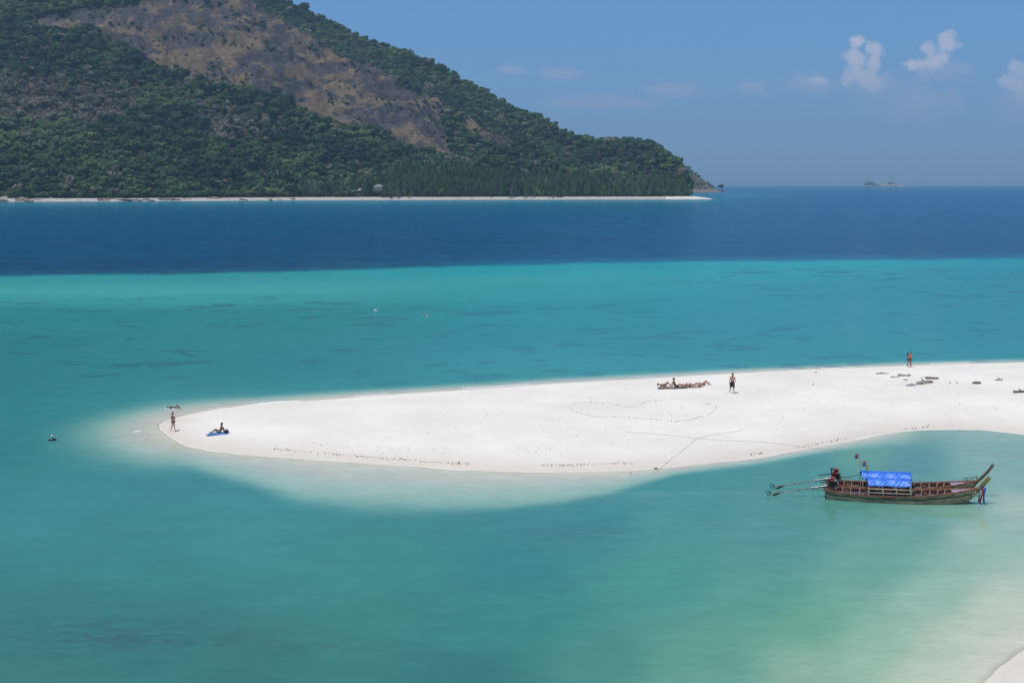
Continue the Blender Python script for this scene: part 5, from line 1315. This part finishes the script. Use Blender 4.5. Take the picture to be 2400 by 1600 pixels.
def logs():
    dw = mat_basic('driftwood', (.22, .185, .15), .9, .35, 4, col2=(.075, .06, .05), stretch=(.5, 3, 3))
    pw = mat_basic('bleached_driftwood', (.44, .40, .35), .9, .25, 4, stretch=(.5, 3, 3))
    clm = mat_basic('lavender_cloth', (.30, .27, .36), .9, .2, 6)
    def log(px, py, L, r, rz, label, mat, bend=.06, fork=True, seed=0, grp='driftwood on the right of the sand bar', lift=0.0):
        rnd = random.Random(seed + 50); p = on_sand(px, py); m = MB(); pts = []; rs = []
        for i in range(9):
            t = i / 8; pts.append((L * (t - .5), rnd.uniform(-bend, bend) * L, r * .8 + lift * t + rnd.uniform(-.02, .03))); rs.append(r * (1.0 - .25 * t) * rnd.uniform(.78, 1.15) * (.6 if i in (0, 8) else 1))
        m.tube(pts, rs, 9); o = empty('driftwood_log', p, R(rz), label, 'driftwood', grp); m.build('trunk', mat, o, False)
        if fork:
            for q in range(2):
                m = MB(); t0 = Vector(pts[2 + 4 * q]); m.tube([t0, t0 + Vector((.2 * L * (1 - 2 * q), .12 * L, r * .9)), t0 + Vector((.32 * L * (1 - 2 * q), .16 * L, r * (1.8 + q)))], [r * .5, r * .35, r * .12], 6); m.build('branch', mat, o)
        return o
    log(2068, 876, 1.35, .075, 4, 'thin pale driftwood stick farthest left of the driftwood', pw, .05, True, 1)
    log(2119, 881, 1.3, .13, -6, 'grey driftwood log with a long dark root pointing left', pw, .05, False, 2)
    log(2098, 884, 1.0, .045, 4, 'long thin dark root lying left of the grey driftwood log', dw, .02, False, 3)
    log(2123, 891, .5, .06, 0, 'short pale driftwood stub below the grey log', pw, .03, False, 4)
    log(2184, 888, 1.30, .125, -8, 'straight dark driftwood log lying behind the largest one', dw, .02, False, 5)
    log(2163, 900, 1.5, .17, 22, 'largest tan driftwood trunk with a cloth under its left end', pw, .05, True, 6, lift=.12)
    log(2176, 897, .9, .14, -10, 'stubby driftwood butt leaning on the largest trunk', dw, .03, False, 7)
    p = on_sand(2137, 903); m = MB(); m.grid(lambda u, v: (-.55 + 1.0 * u, -.25 + .5 * v, .03 + .16 * max(0, math.sin(3 * u)) * (1 - abs(2 * v - 1)) + .02 * math.sin(17 * u)), 14, 6); o = m.build('cloth', None, None, True, p); o.rotation_euler = (0, 0, R(8)); sheet(o, clm); tag(o, 'lavender grey cloth crumpled beside the largest driftwood trunk', 'cloth')
    log(2342, 891, .9, .09, 15, 'pale forked driftwood near the right edge', pw, .06, True, 8)
    log(2392, 920, 1.5, .12, 4, 'reddish driftwood log cut off by the right edge of the picture', dw, .03, True, 9)
    def stone(px, py, s, label, mat, grp=None, nm='beach_stone'):
        p = on_sand(px, py); m = MB(); rnd = random.Random(int(px)); m.ball((0, 0, s[2] * .5), s, 10, 7)
        m.v = [(x * rnd.uniform(.82, 1.12), y * rnd.uniform(.82, 1.12), z * rnd.uniform(.85, 1.1)) for x, y, z in m.v]
        return tag(m.build(nm, mat, None, True, p), label, 'stone', grp)
    cs = mat_basic('coral_rock', (.20, .165, .14), .9, .4, 5)
    stone(2289, 899, (.44, .22, .16), 'brown lump of coral rock right of the largest driftwood', cs)
    stone(2226, 897, (.10, .07, .06), 'left one of two small dark stones between driftwood and coral lump', cs)
    stone(2243, 897, (.07, .07, .08), 'right one of two small dark stones between driftwood and coral lump', cs)
    stone(1912, 873, (.13, .08, .06), 'small brown stone at the far water edge', cs)
    stone(1906, 901, (.12, .08, .04), 'small dark stone on the open sand left of the driftwood', cs)
    stone(1537, 1098, (.16, .12, .05), 'dark stone at the lagoon edge beside the short rope', cs)
    stone(1479, 1111, (.10, .08, .05), 'dark pebble in the shallows left of the short rope', cs)
logs()

def bits(name, path, n, spread, size, mat, label, seed, gap=0.0, cat=None, pxpath=True):
    rnd = random.Random(seed); m = MB(); P = path
    seg = [math.dist(P[i], P[i + 1]) for i in range(len(P) - 1)]; tot = sum(seg)
    for k in range(n):
        s = rnd.random() * tot
        if gap and vn1(s / tot * 9, seed) < gap: continue
        i = 0
        while i < len(seg) - 1 and s > seg[i]: s -= seg[i]; i += 1
        t = min(1, s / seg[i]); px = P[i][0] + (P[i + 1][0] - P[i][0]) * t; py = P[i][1] + (P[i + 1][1] - P[i][1]) * t + rnd.gauss(0, spread)
        q = on_sand_fast(px, py); L = size * rnd.uniform(.4, 1.6)
        a = math.atan2(0, 1) + rnd.gauss(0, .5)
        m.box((q.x, q.y, q.z + .02), (L, L * rnd.uniform(.25, .6), rnd.uniform(.03, .07)), Matrix.Rotation(a, 3, 'Z'), .6)
    return tag(m.build(name, mat), label, cat, None, 'stuff' if not cat else None)
def vn1(x, seed):
    i = math.floor(x); f = x - i; h = lambda j: (math.sin(j * 127.1 + seed * 31.7) * 43758.5453) % 1
    return h(i) * (1 - f) + h(i + 1) * f
_gc = {}
def on_sand_fast(px, py): return on_sand(px, py)
MAT_BITS = mat_basic('dry_seaweed', (.36, .31, .26), .95, .3, 6)
MAT_BITS2 = mat_basic('shell_grit', (.55, .505, .445), .95, .2, 6)
HEART = [(1336, 958), (1334, 950), (1346, 945), (1372, 943), (1404, 943), (1428, 945), (1450, 950), (1474, 954), (1492, 954), (1494, 949), (1520, 940), (1560, 937), (1600, 938), (1640, 942), (1668, 948), (1680, 955), (1672, 966), (1650, 975), (1620, 983), (1590, 988), (1555, 986), (1520, 981), (1480, 979), (1430, 976), (1395, 976), (1365, 970), (1345, 964), (1336, 958)]
o = bits('sand_heart', HEART, 480, .7, .040, MAT_BITS2, 'large heart outlined with seaweed and coral scraps on the white sand', 3, .30, 'heart drawing')
bits('tide_line', [(640, 1052), (800, 1066), (950, 1078), (1071, 1086), (1200, 1091), (1330, 1090), (1450, 1086), (1530, 1088)], 420, 1.5, .055, MAT_BITS, 'dark line of dry seaweed left along the lagoon side of the bar', 4, .42)
bits('tide_line', [(1760, 1066), (1880, 1047), (1960, 1032), (2080, 1010), (2180, 999), (2260, 1004), (2340, 1010), (2400, 1016), (2460, 1022)], 300, 1.4, .06, MAT_BITS, 'dark scraps of seaweed along the shore behind the boats', 5, .3)
bits('seaweed_scraps', [(900, 975), (1300, 985), (1800, 935), (2380, 950)], 130, 34, .08, MAT_BITS2, 'scattered bits of shell and weed over the bar', 6)
bits('tide_line', [(660, 1040), (900, 1050), (1100, 1054), (1350, 1048), (1560, 1040)], 120, 5.0, .06, MAT_BITS2, 'faint older line of shell grit higher up the bar', 7, .4)
def foam(pts, w, label):
    rnd = random.Random(int(pts[0][0])); m = MB(); P = [gp(*p, .0) for p in pts]; Q = []
    for i in range(len(P) - 1):
        n = max(2, int((P[i + 1] - P[i]).length / .35))
        for k in range(n): Q.append(P[i].lerp(P[i + 1], k / n))
    L = len(Q)
    vs = []; 
    for i, q in enumerate(Q):
        ww = w * (.25 + .9 * vn1(i * .45, 3)) * math.sin(math.pi * (i + .5) / L) ** .4; y0 = .25 * (vn1(i * .3, 8) - .5)
        vs += [(q.x, q.y + y0 - ww / 2, .012), (q.x, q.y + y0 - ww * .1, .05), (q.x, q.y + y0 + ww / 2, .012)]
    fs = []
    for i in range(L - 1):
        for j in (0, 1): a = i * 3 + j; fs.append((a, a + 1, a + 4, a + 3))
    return tag(mesh('foam', vs, fs, MAT_FOAM, None, True), label, None, None, 'stuff')
foam([(508, 959), (540, 956), (590, 949), (650, 943), (720, 938)], 1.15, 'white wavelet breaking along the upper edge of the sand tip')
foam([(1082, 911), (1140, 907), (1200, 903), (1250, 900)], .5, 'small white wavelet on the far side of the bar')
foam([(830, 929), (880, 926), (920, 923)], .3, 'thin strip of foam on the far side of the bar')
foam([(1925, 864), (1980, 861), (2030, 858)], .45, 'small white wavelet left of the embracing couple')
foam([(2180, 853), (2230, 851), (2280, 850)], .4, 'small white wavelet right of the embracing couple')
foam([(432, 976), (450, 971), (470, 969)], .5, 'patch of foam near the swimmer')
foam([(312, 1013), (325, 1010), (338, 1008)], .5, 'patch of foam at the very tip of the bar')
foam([(340, 1032), (350, 1025), (358, 1022)], .5, 'second patch of foam at the very tip of the bar')

# ------------------------------------------------------------------ the far shore
def far_shore():
    D0 = lambda px: float(interp(px, D0K))
    def P(px, off, z): Y = D0(px) + off; return Vector(((px - 1200) / FPX * (Y * cT + (H - z) * sT), Y, z))
    rockm = mat_basic('shore_rock', (.27, .22, .18), .9, .45, .25, bump=.3)
    rnd = random.Random(12)
    for k in range(64):
        px = rnd.choice([rnd.uniform(45, 90), rnd.uniform(170, 520), rnd.uniform(170, 520), rnd.uniform(520, 700), rnd.uniform(-60, 700)])
        s = rnd.uniform(1.6, 4.6) if px < 520 else rnd.uniform(1, 2.6)
        m = MB(); m.ball((0, 0, 0), (s * rnd.uniform(1, 2.2), s, s * rnd.uniform(.4, .75)), 10, 7); r2 = random.Random(k)
        m.v = [(x * r2.uniform(.75, 1.15), y * r2.uniform(.75, 1.15), z * r2.uniform(.8, 1.1)) for x, y, z in m.v]
        tag(m.build('shore_rock', rockm, None, False, P(px, rnd.uniform(2, 20), rnd.uniform(.4, 2.0))), 'weathered brown rock on the shore below the woods', 'rock', 'rocks along the left part of the far shore')
    # driftwood heaps on the far beach
    dw = mat_basic('far_driftwood', (.10, .075, .06), .9, .4, .8)
    for k in range(46):
        px = rnd.choice([rnd.gauss(1190, 45), rnd.gauss(1300, 35), rnd.uniform(1060, 1400), rnd.gauss(930, 20)]); p = P(px, rnd.uniform(6, 26), 0); p.z = 3.4 * ((p.y - D0(px)) / 26) ** .8
        m = MB(); L = rnd.uniform(2, 6); r_ = rnd.uniform(.2, .5); m.tube([(-L / 2, 0, r_), (0, rnd.uniform(-.6, .6), r_ + rnd.uniform(0, .8)), (L / 2, 0, r_ + rnd.uniform(0, 1.2))], [r_, r_ * .9, r_ * .5], 7)
        m.tube([(0, 0, r_), (L * .2, .5, r_ + rnd.uniform(.6, 2))], [r_ * .6, r_ * .2], 5)
        o = m.build('fallen_trunk', dw, None, False, p); o.rotation_euler = (0, 0, rnd.uniform(-.5, .5)); tag(o, 'dark fallen trunk lying on the far white beach', 'driftwood', 'fallen trunks on the far beach')
    # spit running out beyond the trees
    xs = np.arange(1560, 1672, 3.0); vs = np.linspace(0, 1, 12); PX, V = np.meshgrid(xs, vs)
    wid = np.interp(PX, [1560, 1610, 1640, 1660, 1671], [70, 64, 46, 18, 3]); Y0 = interp(PX, D0K) + np.interp(PX, [1560, 1640, 1671], [-1, 0, 6])
    Y = Y0 + wid * V; Z = -.3 + np.interp(PX, [1560, 1630, 1660, 1671], [4.0, 3.9, 1.8, .5]) * np.sin(np.pi * np.clip(V, 0, 1)) ** .7
    X = (PX - 1200) / FPX * (Y * cT + (H - Z) * sT)
    tag(grid_mesh('far_spit', X, Y, Z, None, mat_basic('far_white_sand', (.66, .62, .57), .9, .06, .1)), 'white sand spit running out from the casuarinas', None, None, 'structure')
    # the bungalow with white railings
    wh = mat_basic('white_railing_paint', (.70, .72, .70), .6, .08, 1); gr = mat_basic('grey_roofing', (.22, .24, .24), .8, .15, .6); wl = mat_basic('timber_wall', (.10, .09, .08), .8, .2, .6); oc = mat_basic('orange_wall', (.45, .20, .13), .8, .15, .6)
    b = P(888, 46, 3.8); h = empty('bungalow', b, 0, 'bungalow with a grey hipped roof and white veranda railings among the casuarinas', 'building')
    m = MB(); m.box((0, 3, 8.0), (11, 6, 6.0)); m.build('wall', wl, h)
    m = MB(); e = 6.8; m.add([(-e, -2.6, 12.2), (e, -2.6, 12.2), (e, 7.5, 12.2), (-e, 7.5, 12.2), (-3, 2.5, 15.8), (3, 2.5, 15.8)], [(0, 1, 5, 4), (1, 2, 5), (2, 3, 4, 5), (3, 0, 4), (3, 2, 1, 0)]); m.build('roof', gr, h)
    m = MB(); m.box((0, -1.2, 8.2), (12.4, 2.6, .3)); m.build('veranda_floor', wh, h)
    for x in (-6, -3, 0, 3, 6):
        m = MB(); m.bar((x, -2.3, 5), (x, -2.3, 12.2), .28); m.build('post', wh, h)
    for k in range(4):
        x = -6 + 3 * k; m = MB(); m.bar((x, -2.35, 8.6), (x + 3, -2.35, 10.0), .2); m.bar((x, -2.30, 10.0), (x + 3, -2.30, 8.6), .2); m.bar((x, -2.35, 10.1), (x + 3, -2.35, 10.1), .22); m.build('railing', wh, h)
    for x in (-3.6, 3.6):
        m = MB(); m.box((x, -.05, 10.3), (1.4, .15, 1.9)); m.build('window', gr, h)
    b = P(841, 40, 3.6); h = empty('beach_hut', b, R(-8), 'small orange-walled hut with a pale round roof left of the bungalow', 'building')
    m = MB(); m.box((-2, 1.5, 5.8), (4.2, 3.4, 5.2)); m.build('wall', oc, h)
    m = MB(); m.tube([(1.2, 1.2, 8.0), (1.2, 1.2, 9.2), (1.2, 1.2, 10.8)], [4.1, 3.6, .4], 12); m.build('roof', mat_basic('pale_thatch', (.33, .33, .31), .9, .2, .8), h)
    m = MB(); m.box((-2, -.35, 3.6), (4.8, .5, .9)); m.build('step', mat_basic('pale_orange_step', (.55, .36, .28), .8, .1), h)
    m = MB(); m.box((-2.0, -.26, 5.2), (1.0, .12, 2.4)); m.build('door', wl, h)
    b = P(838, 33, 3.4)
    m = MB(); 
    m.add([(-4.5, 0, 1.2), (-1, 0, 3.1), (3.0, 0, 3.0), (5.0, 0, .9), (-4.0, 2.4, 1.0), (-1, 2.4, 2.7), (3.0, 2.4, 2.6), (4.6, 2.4, .8)], [(0, 1, 5, 4), (1, 2, 6, 5), (2, 3, 7, 6)]); o = m.build('awning', None, None, False, b); sheet(o, wh, .1); tag(o, 'low white awning at the back of the beach below the orange hut', 'awning')
    # tiny people on the far beach
    for px, w in ((925, 'blue'), (805, 'white'), (1124, 'white'), (1395, 'white'), (1558, 'red')):
        p = P(px, 16, 0); p.z = 3.4 * (16 / 26) ** .8 - .1
        person(p, rnd.uniform(0, 6), ('tiny person in %s standing on the far beach ' % w) + {925: 'right of the bungalow', 805: 'left of the orange hut', 1124: 'left of the fallen trunks', 1395: 'right of the fallen trunks', 1558: 'near the sand spit'}[px], height=1.75, skin='tan', wear=[('shirt', w), ('shorts', 'navy')], group='people on the far beach')
    # islet on the horizon
    ym = 9800.0
    rk = mat_basic('islet_rock', (.40, .30, .26), .95, .45, .02); gn = mat_basic('islet_scrub', (.03, .055, .03), .95, .3, .02)
    def mpt(px): return (px - 1200) / FPX * (ym * cT + H * sT)
    base = mpt(2068); h = empty('rocky_islet', (base, ym, 0), 0, 'low rocky islet with a dark tree clump at its left, on the horizon', 'islet')
    s = (mpt(2101) - mpt(2001)) / 100
    m = MB()
    for cx, w, ht in ((2035, 9, 14), (2050, 13, 16), (2062, 9, 14), (2070, 8, 22), (2082, 9, 20), (2093, 11, 26), (2103, 8, 18), (2113, 9, 9)):
        mm = MB(); mm.ball(((cx - 2068) * s, 0, 0), (w * s, 40, ht), 12, 8); r2 = random.Random(cx); mm.v = [(x + r2.uniform(-5, 5), y, z * r2.uniform(.7, 1.15)) for x, y, z in mm.v]; m.add(mm.v, mm.f)
    m.build('rock', rk, h)
    m = MB()
    for cx, w, ht in ((2031, 5, 36), (2037, 6, 40), (2044, 5, 36), (2085, 3, 38), (2090, 3, 34), (2051, 3, 24), (2096, 2.5, 32)):
        mm = MB(); mm.ball(((cx - 2068) * s, -4, ht * .55), (w * s, 24, ht * .5), 10, 7); r2 = random.Random(cx); mm.v = [(x + r2.uniform(-4, 4), y, z * r2.uniform(.85, 1.1)) for x, y, z in mm.v]; m.add(mm.v, mm.f)
    m.build('scrub', gn, h)
    # two tiny buoys off to the right
    for px, py, c, lab in ((2094, 466, REDP, 'small red buoy far out in the blue channel'), (2092, 473, WHITEP, 'small white buoy far out in the blue channel, just below the red one')):
        q = gp(px, py, 0); b = empty('buoy', q, 0, lab, 'buoy', 'mooring buoys'); m = MB(); m.ball((0, 0, .3), (.55, .55, .5), 10, 7); m.build('float', c, b, True); m = MB(); m.cyl((0, 0, .7), (0, 0, 1.2), .08); m.build('spindle', STEEL, b)
far_shore()
